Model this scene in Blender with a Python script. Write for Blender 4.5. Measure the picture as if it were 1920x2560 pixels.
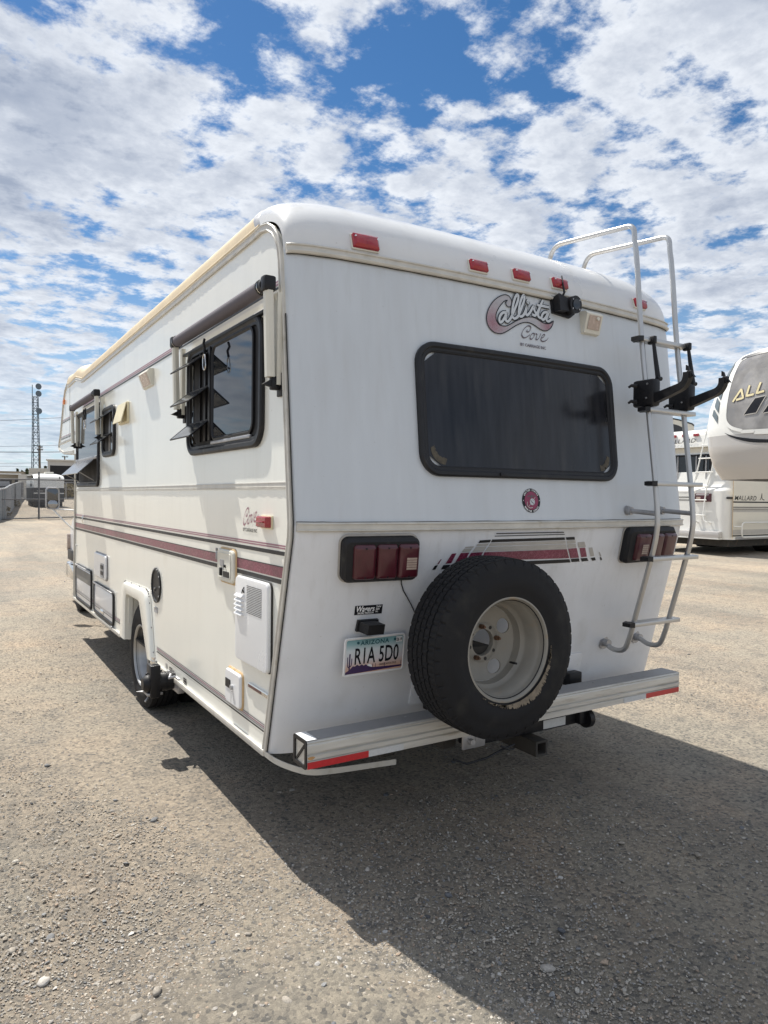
import bpy, bmesh, math, random
import numpy as np
from mathutils import Vector, Matrix
random.seed(7); rng = np.random.default_rng(7)
PI = math.pi
for o in list(bpy.data.objects): bpy.data.objects.remove(o)
SC = bpy.context.scene
COL = SC.collection

# ------------------------------------------------------------------ camera
CAM = (-1.1766, -2.5635, 1.57)
R_ = ((0.85023718, -0.0010216, 0.5263988), (-0.52625145, -0.02538811, 0.84994991), (0.01249596, -0.99967715, -0.02212354))
cd = bpy.data.cameras.new('camera'); cam = bpy.data.objects.new('camera', cd); COL.objects.link(cam)
cam.matrix_world = Matrix([[R_[i][0], -R_[i][1], -R_[i][2], CAM[i]] for i in range(3)] + [[0, 0, 0, 1]])
cd.sensor_fit = 'VERTICAL'; cd.sensor_height = 24.0; cd.lens = 24.0 * 1782.3 / 2560.0
cd.clip_start = 0.05; cd.clip_end = 6000
SC.camera = cam

# ------------------------------------------------------------------ sky, sun, exposure
SUN = Vector((-0.15, 0.59, 1.0)).normalized()
SUN_EL = math.asin(SUN.z); SUN_AZ = math.atan2(SUN.x, SUN.y)
W_ = bpy.data.worlds.new('World'); SC.world = W_; W_.use_nodes = True
nt = W_.node_tree; nt.nodes.clear()
def N(t, **kw):
    n = nt.nodes.new(t)
    for k, v in kw.items(): setattr(n, k, v)
    return n
def wire(a, b): nt.links.new(a, b)
def math_(op, a, b=None, c=None, clamp=False):
    n = N('ShaderNodeMath', operation=op); n.use_clamp = clamp
    for i, v in enumerate((a, b, c)):
        if v is None: continue
        if isinstance(v, (int, float)): n.inputs[i].default_value = v
        else: wire(v, n.inputs[i])
    return n.outputs[0]
def smooth(x, lo, hi):
    n = N('ShaderNodeMapRange', interpolation_type='SMOOTHSTEP')
    wire(x, n.inputs['Value']); n.inputs['From Min'].default_value = lo; n.inputs['From Max'].default_value = hi
    return n.outputs['Result']
def mixc(f, a, b):
    n = N('ShaderNodeMix', data_type='RGBA')
    for s, v in (('Factor', f),):
        if isinstance(v, (int, float)): n.inputs[0].default_value = v
        else: wire(v, n.inputs[0])
    for i, v in ((6, a), (7, b)):
        if isinstance(v, tuple): n.inputs[i].default_value = (*v, 1)
        else: wire(v, n.inputs[i])
    return n.outputs[2]
sky = N('ShaderNodeTexSky', sky_type='NISHITA'); sky.sun_disc = False
sky.sun_elevation = SUN_EL; sky.sun_rotation = SUN_AZ % (2 * PI)
sky.air_density = 1.0; sky.dust_density = 0.15; sky.ozone_density = 3.0
SKY_STRENGTH = 0.076
tc = N('ShaderNodeTexCoord'); sep = N('ShaderNodeSeparateXYZ'); wire(tc.outputs['Generated'], sep.inputs[0])
zc = math_('MAXIMUM', sep.outputs['Z'], 0.0)
den = math_('ADD', zc, 0.12)
px_ = math_('DIVIDE', sep.outputs['X'], den); py_ = math_('DIVIDE', sep.outputs['Y'], den)
cmb = N('ShaderNodeCombineXYZ'); wire(px_, cmb.inputs[0]); wire(py_, cmb.inputs[1])
P_ = cmb.outputs[0]
def noise(vec, scale, detail=8, rough=0.55, dist=0.0, off=(0, 0, 0)):
    m = N('ShaderNodeVectorMath', operation='ADD'); wire(vec, m.inputs[0]); m.inputs[1].default_value = off
    n = N('ShaderNodeTexNoise'); wire(m.outputs[0], n.inputs['Vector'])
    n.inputs['Scale'].default_value = scale; n.inputs['Detail'].default_value = detail
    n.inputs['Roughness'].default_value = rough; n.inputs['Distortion'].default_value = dist
    return n.outputs['Fac']
def blob(x, y, s):
    d = N('ShaderNodeVectorMath', operation='DISTANCE'); wire(P_, d.inputs[0]); d.inputs[1].default_value = (x, y, 0)
    q = math_('DIVIDE', d.outputs['Value'], s); q = math_('MULTIPLY', q, q); q = math_('MULTIPLY', q, -1.0)
    return math_('EXPONENT', q)
OFF = (3.7, 1.2, 0)
def density(off):
    o = tuple(OFF[i] + off[i] for i in range(3))
    big = noise(P_, 1.5, 3, 0.5, 0.0, o)
    mid = noise(P_, 6.6, 12, 0.63, 0.05, o)
    return math_('ADD', math_('MULTIPLY', big, 0.56), math_('MULTIPLY', mid, 0.84))
d0 = density((0, 0, 0))
# weather of the place: a clear break ahead-right of the motorhome, thicker banks left and right
for (bx, by, bs, ba) in ((0.74, 1.15, 0.17, -0.10), (0.74, 0.98, 0.16, -0.075), (0.46, 1.25, 0.10, -0.08), (1.85, 1.2, 0.22, -0.06), (1.0, 2.35, 0.25, -0.05), (0.55, 1.02, 0.16, 0.06),
                         (0.12, 1.62, 0.34, 0.09), (1.2, 0.85, 0.28, 0.10), (1.35, 1.1, 0.25, 0.03), (0.34, 1.75, 0.28, 0.05), (0.60, 1.42, 0.15, 0.03)):
    d0 = math_('ADD', d0, math_('MULTIPLY', blob(bx, by, bs), ba))
low = smooth(zc, 0.02, 0.22)                                  # towards the horizon thin veils take over
d0 = math_('ADD', d0, math_('MULTIPLY', math_('SUBTRACT', 1.0, low), 0.03))
cover = smooth(d0, 0.582, 0.725)
thick = smooth(d0, 0.62, 0.92)
d1 = density((-0.02, 0.06, 0))                                # density a step towards the sun: that side of a puff is bright
lit = smooth(math_('SUBTRACT', d0, d1), -0.10, 0.12)
fine = noise(P_, 13.0, 6, 0.6, 0.2, (1.3, 5.1, 0))
shade = math_('ADD', math_('MULTIPLY', lit, 0.45), math_('MULTIPLY', math_('SUBTRACT', 1.0, thick), 0.62))
shade = math_('ADD', shade, math_('MULTIPLY', math_('SUBTRACT', fine, 0.5), 0.55), None, True)
for (bx, by, bs, ba) in ((0.10, 1.55, 0.24, -0.34), (1.25, 0.95, 0.35, -0.10), (0.20, 2.1, 0.25, -0.22)): shade = math_('ADD', shade, math_('MULTIPLY', blob(bx, by, bs), ba), None, True)
cloud = mixc(shade, (0.28, 0.325, 0.415), (0.69, 0.72, 0.765))
skyc = N('ShaderNodeVectorMath', operation='SCALE'); wire(sky.outputs[0], skyc.inputs[0]); skyc.inputs['Scale'].default_value = SKY_STRENGTH
veil = math_('MULTIPLY', math_('SUBTRACT', 1.0, smooth(zc, 0.0, 0.36)), 0.62)
hsv = N('ShaderNodeHueSaturation'); hsv.inputs['Saturation'].default_value = 1.25; wire(skyc.outputs[0], hsv.inputs['Color'])
base = mixc(veil, hsv.outputs['Color'], (0.44, 0.56, 0.70))
cov2 = math_('MULTIPLY', cover, math_('ADD', 0.60, math_('MULTIPLY', low, 0.38)))
final = mixc(cov2, base, cloud)
bg = N('ShaderNodeBackground'); wire(final, bg.inputs['Color']); bg.inputs['Strength'].default_value = 1.0
wo = N('ShaderNodeOutputWorld'); wire(bg.outputs[0], wo.inputs['Surface'])

sl = bpy.data.lights.new('sun', 'SUN'); so = bpy.data.objects.new('sun', sl); COL.objects.link(so)
sl.energy = 5.0; sl.angle = math.radians(0.53); sl.color = (1.0, 0.955, 0.88)
so.rotation_euler = (-SUN).to_track_quat('-Z', 'Y').to_euler(); so.location = (-10, 40, 60)
SC.view_settings.view_transform = 'Standard'; SC.view_settings.look = 'None'
SC.view_settings.exposure = 0.42; SC.view_settings.gamma = 1.0; SC.view_settings.use_curve_mapping = False
SC.render.engine = 'CYCLES'

# ------------------------------------------------------------------ materials
def mat(name, col, rough=0.5, metal=0.0, var=0.06, scale=6.0, bump=0.0, bscale=40.0, coat=0.0, spec=0.5, stretch=(1, 1, 1), col2=None, c2lo=0.55, c2hi=0.75, c2scale=3.0, rvar=0.08):
    m = bpy.data.materials.new(name); m.use_nodes = True
    t = m.node_tree; b = t.nodes['Principled BSDF']
    tcn = t.nodes.new('ShaderNodeTexCoord'); mp = t.nodes.new('ShaderNodeMapping'); t.links.new(tcn.outputs['Object'], mp.inputs[0]); mp.inputs['Scale'].default_value = stretch
    n = t.nodes.new('ShaderNodeTexNoise'); n.inputs['Scale'].default_value = scale; n.inputs['Detail'].default_value = 6
    t.links.new(mp.outputs[0], n.inputs['Vector'])
    r = t.nodes.new('ShaderNodeMapRange'); t.links.new(n.outputs['Fac'], r.inputs[0]); r.inputs[1].default_value = 0.3; r.inputs[2].default_value = 0.7
    r.inputs[3].default_value = 1 - var; r.inputs[4].default_value = 1 + var
    sc_ = t.nodes.new('ShaderNodeVectorMath'); sc_.operation = 'SCALE'; sc_.inputs[0].default_value = col; t.links.new(r.outputs[0], sc_.inputs['Scale'])
    out = sc_.outputs[0]
    if col2 is not None:
        n2 = t.nodes.new('ShaderNodeTexNoise'); n2.inputs['Scale'].default_value = c2scale; n2.inputs['Detail'].default_value = 8; t.links.new(mp.outputs[0], n2.inputs['Vector'])
        r2 = t.nodes.new('ShaderNodeMapRange'); r2.interpolation_type = 'SMOOTHSTEP'; t.links.new(n2.outputs['Fac'], r2.inputs[0]); r2.inputs[1].default_value = c2lo; r2.inputs[2].default_value = c2hi
        mx = t.nodes.new('ShaderNodeMix'); mx.data_type = 'RGBA'; t.links.new(r2.outputs[0], mx.inputs[0]); t.links.new(out, mx.inputs[6]); mx.inputs[7].default_value = (*col2, 1); out = mx.outputs[2]
    t.links.new(out, b.inputs['Base Color'])
    rr = t.nodes.new('ShaderNodeMapRange'); t.links.new(n.outputs['Fac'], rr.inputs[0]); rr.inputs[1].default_value = 0.3; rr.inputs[2].default_value = 0.7
    rr.inputs[3].default_value = max(0.02, rough - rvar * rough); rr.inputs[4].default_value = min(1, rough + rvar * rough * 2); t.links.new(rr.outputs[0], b.inputs['Roughness'])
    b.inputs['Metallic'].default_value = metal; b.inputs['Specular IOR Level'].default_value = spec; b.inputs['Coat Weight'].default_value = coat; b.inputs['Coat Roughness'].default_value = 0.08
    if bump:
        n3 = t.nodes.new('ShaderNodeTexNoise'); n3.inputs['Scale'].default_value = bscale; n3.inputs['Detail'].default_value = 5; t.links.new(mp.outputs[0], n3.inputs['Vector'])
        bp = t.nodes.new('ShaderNodeBump'); bp.inputs['Strength'].default_value = bump; bp.inputs['Distance'].default_value = 0.01; t.links.new(n3.outputs['Fac'], bp.inputs['Height']); t.links.new(bp.outputs[0], b.inputs['Normal'])
    return m
MT = dict(
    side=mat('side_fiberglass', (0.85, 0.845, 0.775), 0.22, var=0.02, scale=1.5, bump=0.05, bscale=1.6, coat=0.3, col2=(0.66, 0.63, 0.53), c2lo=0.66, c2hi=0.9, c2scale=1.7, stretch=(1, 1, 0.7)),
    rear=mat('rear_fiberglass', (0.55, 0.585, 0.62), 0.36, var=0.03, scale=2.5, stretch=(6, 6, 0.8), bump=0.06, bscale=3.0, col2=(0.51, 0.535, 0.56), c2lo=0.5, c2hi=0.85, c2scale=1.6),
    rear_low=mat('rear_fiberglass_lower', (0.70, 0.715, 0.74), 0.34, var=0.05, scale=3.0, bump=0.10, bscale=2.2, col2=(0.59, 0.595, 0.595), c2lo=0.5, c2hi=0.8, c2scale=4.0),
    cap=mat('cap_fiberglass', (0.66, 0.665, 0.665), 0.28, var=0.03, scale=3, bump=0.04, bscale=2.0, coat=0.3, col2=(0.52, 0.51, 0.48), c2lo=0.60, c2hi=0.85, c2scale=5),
    cream=mat('roof_cream', (0.62, 0.51, 0.345), 0.55, var=0.08, scale=5, bump=0.1, bscale=30),
    fencepipe=mat('fence_pipe', (0.15, 0.15, 0.155), 0.5, metal=0.3, var=0.15, scale=6),
    vane=mat('vent_glass', (0.05, 0.055, 0.06), 0.12, var=0.2, scale=6, spec=0.6),
    trim=mat('trim_beige', (0.54, 0.52, 0.47), 0.32, var=0.10, scale=14, col2=(0.40, 0.37, 0.30), c2lo=0.58, c2hi=0.8, c2scale=18),
    alu=mat('trim_bright', (0.72, 0.71, 0.68), 0.28, metal=0.6, var=0.08, scale=14),
    tube=mat('ladder_aluminium', (0.50, 0.50, 0.495), 0.34, metal=0.8, var=0.05, scale=9, col2=(0.50, 0.49, 0.46), c2lo=0.62, c2hi=0.85, c2scale=10),
    bump=mat('bumper_aluminium', (0.58, 0.565, 0.525), 0.42, metal=0.35, var=0.14, scale=7, stretch=(0.6, 3, 6), col2=(0.42, 0.38, 0.32), c2lo=0.55, c2hi=0.78, c2scale=9),
    black=mat('black_plastic', (0.009, 0.009, 0.011), 0.45, spec=0.35, var=0.2, scale=30, bump=0.08, bscale=180),
    rubber=mat('black_rubber', (0.014, 0.014, 0.016), 0.6, spec=0.35, var=0.25, scale=18, col2=(0.045, 0.044, 0.04), c2lo=0.58, c2hi=0.8, c2scale=14),
    wframe=mat('weathered_window_frame', (0.013, 0.0135, 0.016), 0.45, spec=0.35, var=0.25, scale=18, col2=(0.045, 0.043, 0.04), c2lo=0.56, c2hi=0.8, c2scale=12),
    dark=mat('dark_interior', (0.012, 0.012, 0.014), 0.7, var=0.3, scale=8),
    under=mat('underbody', (0.035, 0.032, 0.028), 0.75, var=0.4, scale=9, col2=(0.10, 0.07, 0.045), c2lo=0.55, c2hi=0.75, c2scale=7),
    glass=mat('tinted_glass', (0.008, 0.010, 0.014), 0.04, var=0.3, scale=4, spec=0.6, bump=0.012, bscale=1.5),
    rglass=mat('rear_window_glass', (0.017, 0.018, 0.022), 0.16, var=0.35, scale=3, stretch=(9, 9, 0.5), spec=0.36, col2=(0.034, 0.034, 0.036), c2lo=0.5, c2hi=0.8, c2scale=2.0),
    red=mat('red_lens', (0.30, 0.006, 0.016), 0.2, var=0.15, scale=40, coat=0.5, bump=0.15, bscale=120),
    dred=mat('tail_lens', (0.060, 0.005, 0.013), 0.36, var=0.15, scale=22, coat=0.3, col2=(0.085, 0.02, 0.03), c2lo=0.5, c2hi=0.8, c2scale=8),
    clear=mat('reverse_lens', (0.42, 0.33, 0.28), 0.25, var=0.1, scale=60, coat=0.4),
    amber=mat('amber_lens', (0.75, 0.22, 0.05), 0.25, var=0.1, scale=40, coat=0.4),
    tapered=mat('reflector_tape_red', (0.50, 0.02, 0.025), 0.3, var=0.08, scale=60, coat=0.3),
    tapewhite=mat('reflector_tape_white', (0.55, 0.56, 0.56), 0.35, var=0.06, scale=80, bump=0.1, bscale=250),
    chrome=mat('chrome', (0.78, 0.77, 0.75), 0.16, metal=1.0, var=0.05, scale=10),
    steel=mat('galvanised_steel', (0.40, 0.40, 0.41), 0.45, metal=0.7, var=0.15, scale=14),
    white=mat('white_enamel', (0.80, 0.81, 0.82), 0.25, var=0.02, scale=4, coat=0.2),
    offwhite=mat('aged_white_plastic', (0.66, 0.64, 0.56), 0.4, var=0.05, scale=8),
    beige=mat('beige_plastic', (0.72, 0.65, 0.45), 0.45, var=0.05, scale=8),
    caulk=mat('yellowed_sealant', (0.55, 0.38, 0.20), 0.6, var=0.2, scale=22),
    caulkdark=mat('dirty_sealant', (0.17, 0.15, 0.125), 0.7, var=0.3, scale=30),
    rimmetal=mat('wheel_rim_metal', (0.36, 0.36, 0.355), 0.36, metal=0.8, var=0.12, scale=12),
    bumptop=mat('bumper_top_grey', (0.27, 0.27, 0.275), 0.5, metal=0.2, var=0.10, scale=8),
    seal=mat('black_sealant', (0.03, 0.028, 0.026), 0.8, var=0.3, scale=20),
    arm=mat('awning_arm', (0.66, 0.64, 0.56), 0.38, var=0.03, scale=8),
    fabric=mat('awning_fabric', (0.115, 0.104, 0.122), 0.8, var=0.10, scale=40, bump=0.15, bscale=160),
    pink=mat('stripe_rose', (0.30, 0.13, 0.18), 0.35, var=0.1, scale=30),
    greyline=mat('stripe_grey', (0.20, 0.19, 0.20), 0.35, var=0.1, scale=30),
    blackline=mat('stripe_black', (0.014, 0.015, 0.018), 0.4, spec=0.3, var=0.15, scale=30),
    palegrey=mat('stripe_pale', (0.42, 0.40, 0.37), 0.4, var=0.08, scale=20),
    ink=mat('decal_ink', (0.008, 0.009, 0.013), 0.4, spec=0.3, var=0.1, scale=30),
    inkgrey=mat('decal_ink_grey', (0.11, 0.085, 0.10), 0.4, var=0.1, scale=60),
    logowhite=mat('decal_white', (0.54, 0.57, 0.60), 0.35, var=0.03, scale=30),
    letter=mat('white_print', (0.80, 0.80, 0.80), 0.4, var=0.02, scale=30),
    plate=mat('plate_rim', (0.74, 0.74, 0.74), 0.3, var=0.03, scale=30),
    purple=mat('plate_purple', (0.045, 0.02, 0.085), 0.4, var=0.1, scale=40),
    teal=mat('plate_teal', (0.02, 0.09, 0.11), 0.4, var=0.1, scale=40),
    rim=mat('spare_rim_paint', (0.255, 0.24, 0.21), 0.42, var=0.10, scale=9, col2=(0.30, 0.22, 0.14), c2lo=0.56, c2hi=0.78, c2scale=13),
    rust=mat('rusty_steel', (0.13, 0.07, 0.04), 0.8, var=0.3, scale=25),
    bgwhite=mat('bg_white_paint', (0.76, 0.76, 0.73), 0.3, var=0.03, scale=1.5, coat=0.2),
    bgcream=mat('bg_cream_paint', (0.64, 0.61, 0.53), 0.35, var=0.04, scale=1.5),
    bggrey=mat('bg_grey_gelcoat', (0.50, 0.485, 0.47), 0.22, var=0.03, scale=1.0, coat=0.5),
    bgdark=mat('bg_charcoal_paint', (0.028, 0.030, 0.036), 0.35, var=0.1, scale=2),
    slate=mat('decal_slate', (0.13, 0.16, 0.18), 0.35, var=0.08, scale=6),
    gold=mat('letter_gold', (0.70, 0.62, 0.38), 0.35, var=0.05, scale=10),
    wall=mat('stucco_grey', (0.50, 0.485, 0.46), 0.8, var=0.05, scale=0.6),
    siding=mat('siding_pale', (0.55, 0.53, 0.48), 0.7, var=0.05, scale=1.0),
    tan=mat('carport_tan', (0.30, 0.26, 0.20), 0.8, var=0.12, scale=0.8),
    slat=mat('privacy_slat', (0.13, 0.16, 0.185), 0.6, var=0.18, scale=1.4, stretch=(3, 3, 0.3)),
    towerm=mat('tower_steel', (0.10, 0.13, 0.16), 0.5, metal=0.3, var=0.1, scale=1),
    cable=mat('power_cable', (0.03, 0.035, 0.04), 0.6, var=0.1, scale=1),
    wood=mat('pole_wood', (0.12, 0.09, 0.06), 0.8, var=0.3, scale=3, stretch=(1, 1, 0.2)),
    leaf=mat('foliage', (0.055, 0.075, 0.03), 0.7, var=0.45, scale=1.2),
    leafdry=mat('foliage_dry', (0.22, 0.18, 0.09), 0.8, var=0.4, scale=1.5),
)
def maroon_mat():
    m = mat('stripe_maroon', (0.15, 0.016, 0.046), 0.34, var=0.22, scale=9, coat=0.2)
    t = m.node_tree; b = t.nodes['Principled BSDF']; src = b.inputs['Base Color'].links[0].from_socket
    tcn = t.nodes.new('ShaderNodeTexCoord'); mp = t.nodes.new('ShaderNodeMapping'); t.links.new(tcn.outputs['Object'], mp.inputs[0])
    ns = t.nodes.new('ShaderNodeTexNoise'); ns.inputs['Scale'].default_value = 25; t.links.new(mp.outputs[0], ns.inputs['Vector'])
    ad = t.nodes.new('ShaderNodeVectorMath'); ad.operation = 'MULTIPLY_ADD'; t.links.new(ns.outputs['Color'], ad.inputs[0]); ad.inputs[1].default_value = (0.05,) * 3; t.links.new(mp.outputs[0], ad.inputs[2])
    v = t.nodes.new('ShaderNodeTexVoronoi'); v.feature = 'DISTANCE_TO_EDGE'; v.inputs['Scale'].default_value = 55; t.links.new(ad.outputs[0], v.inputs['Vector'])
    r = t.nodes.new('ShaderNodeMapRange'); t.links.new(v.outputs['Distance'], r.inputs[0]); r.inputs[1].default_value = 0.0; r.inputs[2].default_value = 0.09; r.inputs[3].default_value = 0.55; r.inputs[4].default_value = 0.0
    mx = t.nodes.new('ShaderNodeMix'); mx.data_type = 'RGBA'; t.links.new(r.outputs[0], mx.inputs[0]); t.links.new(src, mx.inputs[6]); mx.inputs[7].default_value = (0.36, 0.12, 0.18, 1)
    t.links.new(mx.outputs[2], b.inputs['Base Color']); return m
MT['maroon'] = maroon_mat()
def speckle_mat():
    # printed gradient of the swoosh: wine dots, dense at the two ends of the sweep, fading into grey
    m = mat('swoosh_print', (0.40, 0.39, 0.41), 0.4, var=0.05, scale=20)
    t = m.node_tree; b = t.nodes['Principled BSDF']; src = b.inputs['Base Color'].links[0].from_socket
    tcn = t.nodes.new('ShaderNodeTexCoord')
    n = t.nodes.new('ShaderNodeTexNoise'); n.inputs['Scale'].default_value = 420; n.inputs['Detail'].default_value = 2; t.links.new(tcn.outputs['Object'], n.inputs['Vector'])
    acc = None
    for (x, z, s) in ((0.985, 2.375, 0.075), (1.335, 2.405, 0.05)):
        d = t.nodes.new('ShaderNodeVectorMath'); d.operation = 'DISTANCE'; t.links.new(tcn.outputs['Object'], d.inputs[0]); d.inputs[1].default_value = (x, 0.0, z)
        r = t.nodes.new('ShaderNodeMapRange'); t.links.new(d.outputs['Value'], r.inputs[0]); r.inputs[1].default_value = 0.0; r.inputs[2].default_value = s * 2; r.inputs[3].default_value = 0.75; r.inputs[4].default_value = 0.0
        if acc is None: acc = r.outputs[0]
        else:
            a = t.nodes.new('ShaderNodeMath'); a.operation = 'MAXIMUM'; t.links.new(acc, a.inputs[0]); t.links.new(r.outputs[0], a.inputs[1]); acc = a.outputs[0]
    a = t.nodes.new('ShaderNodeMath'); a.operation = 'ADD'; t.links.new(acc, a.inputs[0]); t.links.new(n.outputs['Fac'], a.inputs[1])
    r = t.nodes.new('ShaderNodeMapRange'); t.links.new(a.outputs[0], r.inputs[0]); r.inputs[1].default_value = 0.72; r.inputs[2].default_value = 1.35
    mx = t.nodes.new('ShaderNodeMix'); mx.data_type = 'RGBA'; t.links.new(r.outputs[0], mx.inputs[0]); t.links.new(src, mx.inputs[6]); mx.inputs[7].default_value = (0.27, 0.09, 0.125, 1)
    t.links.new(mx.outputs[2], b.inputs['Base Color']); return m
MT['swoosh'] = speckle_mat()
def plate_mat():
    m = bpy.data.materials.new('plate_print'); m.use_nodes = True; t = m.node_tree; b = t.nodes['Principled BSDF']
    tcn = t.nodes.new('ShaderNodeTexCoord'); s = t.nodes.new('ShaderNodeSeparateXYZ'); t.links.new(tcn.outputs['Object'], s.inputs[0])
    r = t.nodes.new('ShaderNodeMapRange'); t.links.new(s.outputs['Z'], r.inputs[0]); r.inputs[1].default_value = 0.817; r.inputs[2].default_value = 0.98
    cr = t.nodes.new('ShaderNodeValToRGB'); t.links.new(r.outputs[0], cr.inputs[0]); e = cr.color_ramp.elements
    e[0].position = 0.0; e[0].color = (0.62, 0.36, 0.26, 1); e[1].position = 1.0; e[1].color = (0.10, 0.25, 0.27, 1)
    for p, c in ((0.22, (0.62, 0.42, 0.34, 1)), (0.38, (0.66, 0.62, 0.64, 1)), (0.66, (0.62, 0.68, 0.70, 1)), (0.82, (0.28, 0.45, 0.47, 1))):
        k = e.new(p); k.color = c
    t.links.new(cr.outputs[0], b.inputs['Base Color']); b.inputs['Roughness'].default_value = 0.35; return m
MT['plateprint'] = plate_mat()

# ------------------------------------------------------------------ mesh helpers
class MB:
    def __init__(s): s.v = []; s.f = []
    def add(s, vs, fs):
        k = len(s.v); s.v += [tuple(map(float, p)) for p in vs]; s.f += [tuple(i + k for i in f) for f in fs]; return s
    def box(s, a, b, bev=0.0, M=None):
        x0, y0, z0 = a; x1, y1, z1 = b
        if bev:
            bm = bmesh.new(); bmesh.ops.create_cube(bm, size=1.0)
            for v in bm.verts: v.co = ((x0 + x1) / 2 + v.co.x * (x1 - x0), (y0 + y1) / 2 + v.co.y * (y1 - y0), (z0 + z1) / 2 + v.co.z * (z1 - z0))
            bmesh.ops.bevel(bm, geom=bm.edges[:], offset=bev, segments=2, affect='EDGES', profile=0.5)
            bm.verts.index_update(); vs = [v.co.copy() for v in bm.verts]; fs = [[v.index for v in f.verts] for f in bm.faces]; bm.free()
        else:
            vs = [Vector(p) for p in ((x0, y0, z0), (x1, y0, z0), (x1, y1, z0), (x0, y1, z0), (x0, y0, z1), (x1, y0, z1), (x1, y1, z1), (x0, y1, z1))]
            fs = [(0, 3, 2, 1), (4, 5, 6, 7), (0, 1, 5, 4), (1, 2, 6, 5), (2, 3, 7, 6), (3, 0, 4, 7)]
        if M is not None: vs = [M @ v for v in vs]
        return s.add(vs, fs)
    def tube(s, pts, r, n=10, cap=True, flat=None):
        pts = [Vector(p) for p in pts]; rings = []
        rs = r if isinstance(r, (list, tuple)) else [r] * len(pts)
        up = None
        for i, p in enumerate(pts):
            a = pts[max(i - 1, 0)]; b = pts[min(i + 1, len(pts) - 1)]; t = (b - a).normalized()
            if up is None:
                up = Vector((0, 0, 1)) if abs(t.z) < 0.9 else Vector((1, 0, 0))
            x = t.cross(up)
            if x.length < 1e-6: x = t.cross(Vector((0, 1, 0)))
            x.normalize(); y = x.cross(t).normalized(); up = y
            rings.append([p + (x * math.cos(2 * PI * k / n) + y * math.sin(2 * PI * k / n)) * rs[i] for k in range(n)])
        vs = [q for g in rings for q in g]; fs = []
        for i in range(len(rings) - 1):
            for k in range(n):
                k2 = (k + 1) % n; fs.append((i * n + k, i * n + k2, (i + 1) * n + k2, (i + 1) * n + k))
        if cap: fs.append(tuple(range(n - 1, -1, -1))); fs.append(tuple((len(rings) - 1) * n + k for k in range(n)))
        return s.add(vs, fs)
    def cyl(s, a, b, r, n=20, r2=None): return s.tube([a, b], [r, r2 if r2 is not None else r], n)
    def loops(s, loops, cap0=False, cap1=False, closed=False):
        n = len(loops[0]); vs = [p for l in loops for p in l]; fs = []
        m = len(loops)
        for i in range(m if closed else m - 1):
            j = (i + 1) % m
            for k in range(n):
                k2 = (k + 1) % n; fs.append((i * n + k, i * n + k2, j * n + k2, j * n + k))
        if cap0: fs.append(tuple(range(n - 1, -1, -1)))
        if cap1: fs.append(tuple((m - 1) * n + k for k in range(n)))
        return s.add(vs, fs)
    def grid(s, rows, flip=False):
        n = len(rows[0]); vs = [p for r in rows for p in r]; fs = []
        for i in range(len(rows) - 1):
            for k in range(n - 1):
                q = (i * n + k, i * n + k + 1, (i + 1) * n + k + 1, (i + 1) * n + k); fs.append(q[::-1] if flip else q)
        return s.add(vs, fs)
    def prism(s, poly, fa, fb):
        """poly: 2-D outline; fa, fb map (a, b) to the two ends"""
        n = len(poly); vs = [fa(*p) for p in poly] + [fb(*p) for p in poly]
        fs = [tuple(range(n)), tuple(range(2 * n - 1, n - 1, -1))] + [(k, n + k, n + (k + 1) % n, (k + 1) % n) for k in range(n)]
        return s.add(vs, fs)
    def build(s, name, m, parent=None, ang=35, merge=True, bevel=0.0):
        bm = bmesh.new(); vv = [bm.verts.new(p) for p in s.v]
        for f in s.f:
            try: bm.faces.new([vv[i] for i in f])
            except ValueError: pass
        if merge: bmesh.ops.remove_doubles(bm, verts=bm.verts[:], dist=1e-5)
        big = [f for f in bm.faces if len(f.verts) > 4]
        bmesh.ops.recalc_face_normals(bm, faces=bm.faces[:])
        if big: bmesh.ops.triangulate(bm, faces=[f for f in bm.faces if len(f.verts) > 4], ngon_method='EAR_CLIP')
        lim = math.radians(ang)
        for f in bm.faces: f.smooth = True
        for e in bm.edges: e.smooth = not (len(e.link_faces) == 2 and e.calc_face_angle(0) > lim)
        me = bpy.data.meshes.new(name); bm.to_mesh(me); bm.free(); me.materials.append(m)
        return link(name, me, parent)
def link(name, me, parent=None):
    o = bpy.data.objects.new(name, me); COL.objects.link(o)
    if parent is not None:
        o.parent = parent
        if parent.parent is None: o.location = [-c for c in parent.location] if parent.type == 'EMPTY' else (0, 0, 0)
    return o
def thing(name, label, cat, loc=(0, 0, 0), group=None):
    o = bpy.data.objects.new(name, None); o.empty_display_size = 0.2; COL.objects.link(o); o.location = loc
    o['label'] = label; o['category'] = cat
    if group: o['group'] = group
    return o
def tag(o, label, cat, group=None):
    o['label'] = label; o['category'] = cat
    if group: o['group'] = group
    return o
def structure(o): o['kind'] = 'structure'; return o
def catmull(p, n=6, closed=False):
    out = []; L = len(p)
    rngi = range(L if closed else L - 1)
    for i in rngi:
        if closed: p0, p1, p2, p3 = p[(i - 1) % L], p[i], p[(i + 1) % L], p[(i + 2) % L]
        else: p0, p1, p2, p3 = p[max(i - 1, 0)], p[i], p[i + 1], p[min(i + 2, L - 1)]
        for k in range(n):
            t = k / n
            out.append(tuple(0.5 * (2 * b + (c - a) * t + (2 * a - 5 * b + 4 * c - d) * t * t + (3 * b - a - 3 * c + d) * t ** 3) for a, b, c, d in zip(p0, p1, p2, p3)))
    if not closed: out.append(tuple(p[-1]))
    return out
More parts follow.
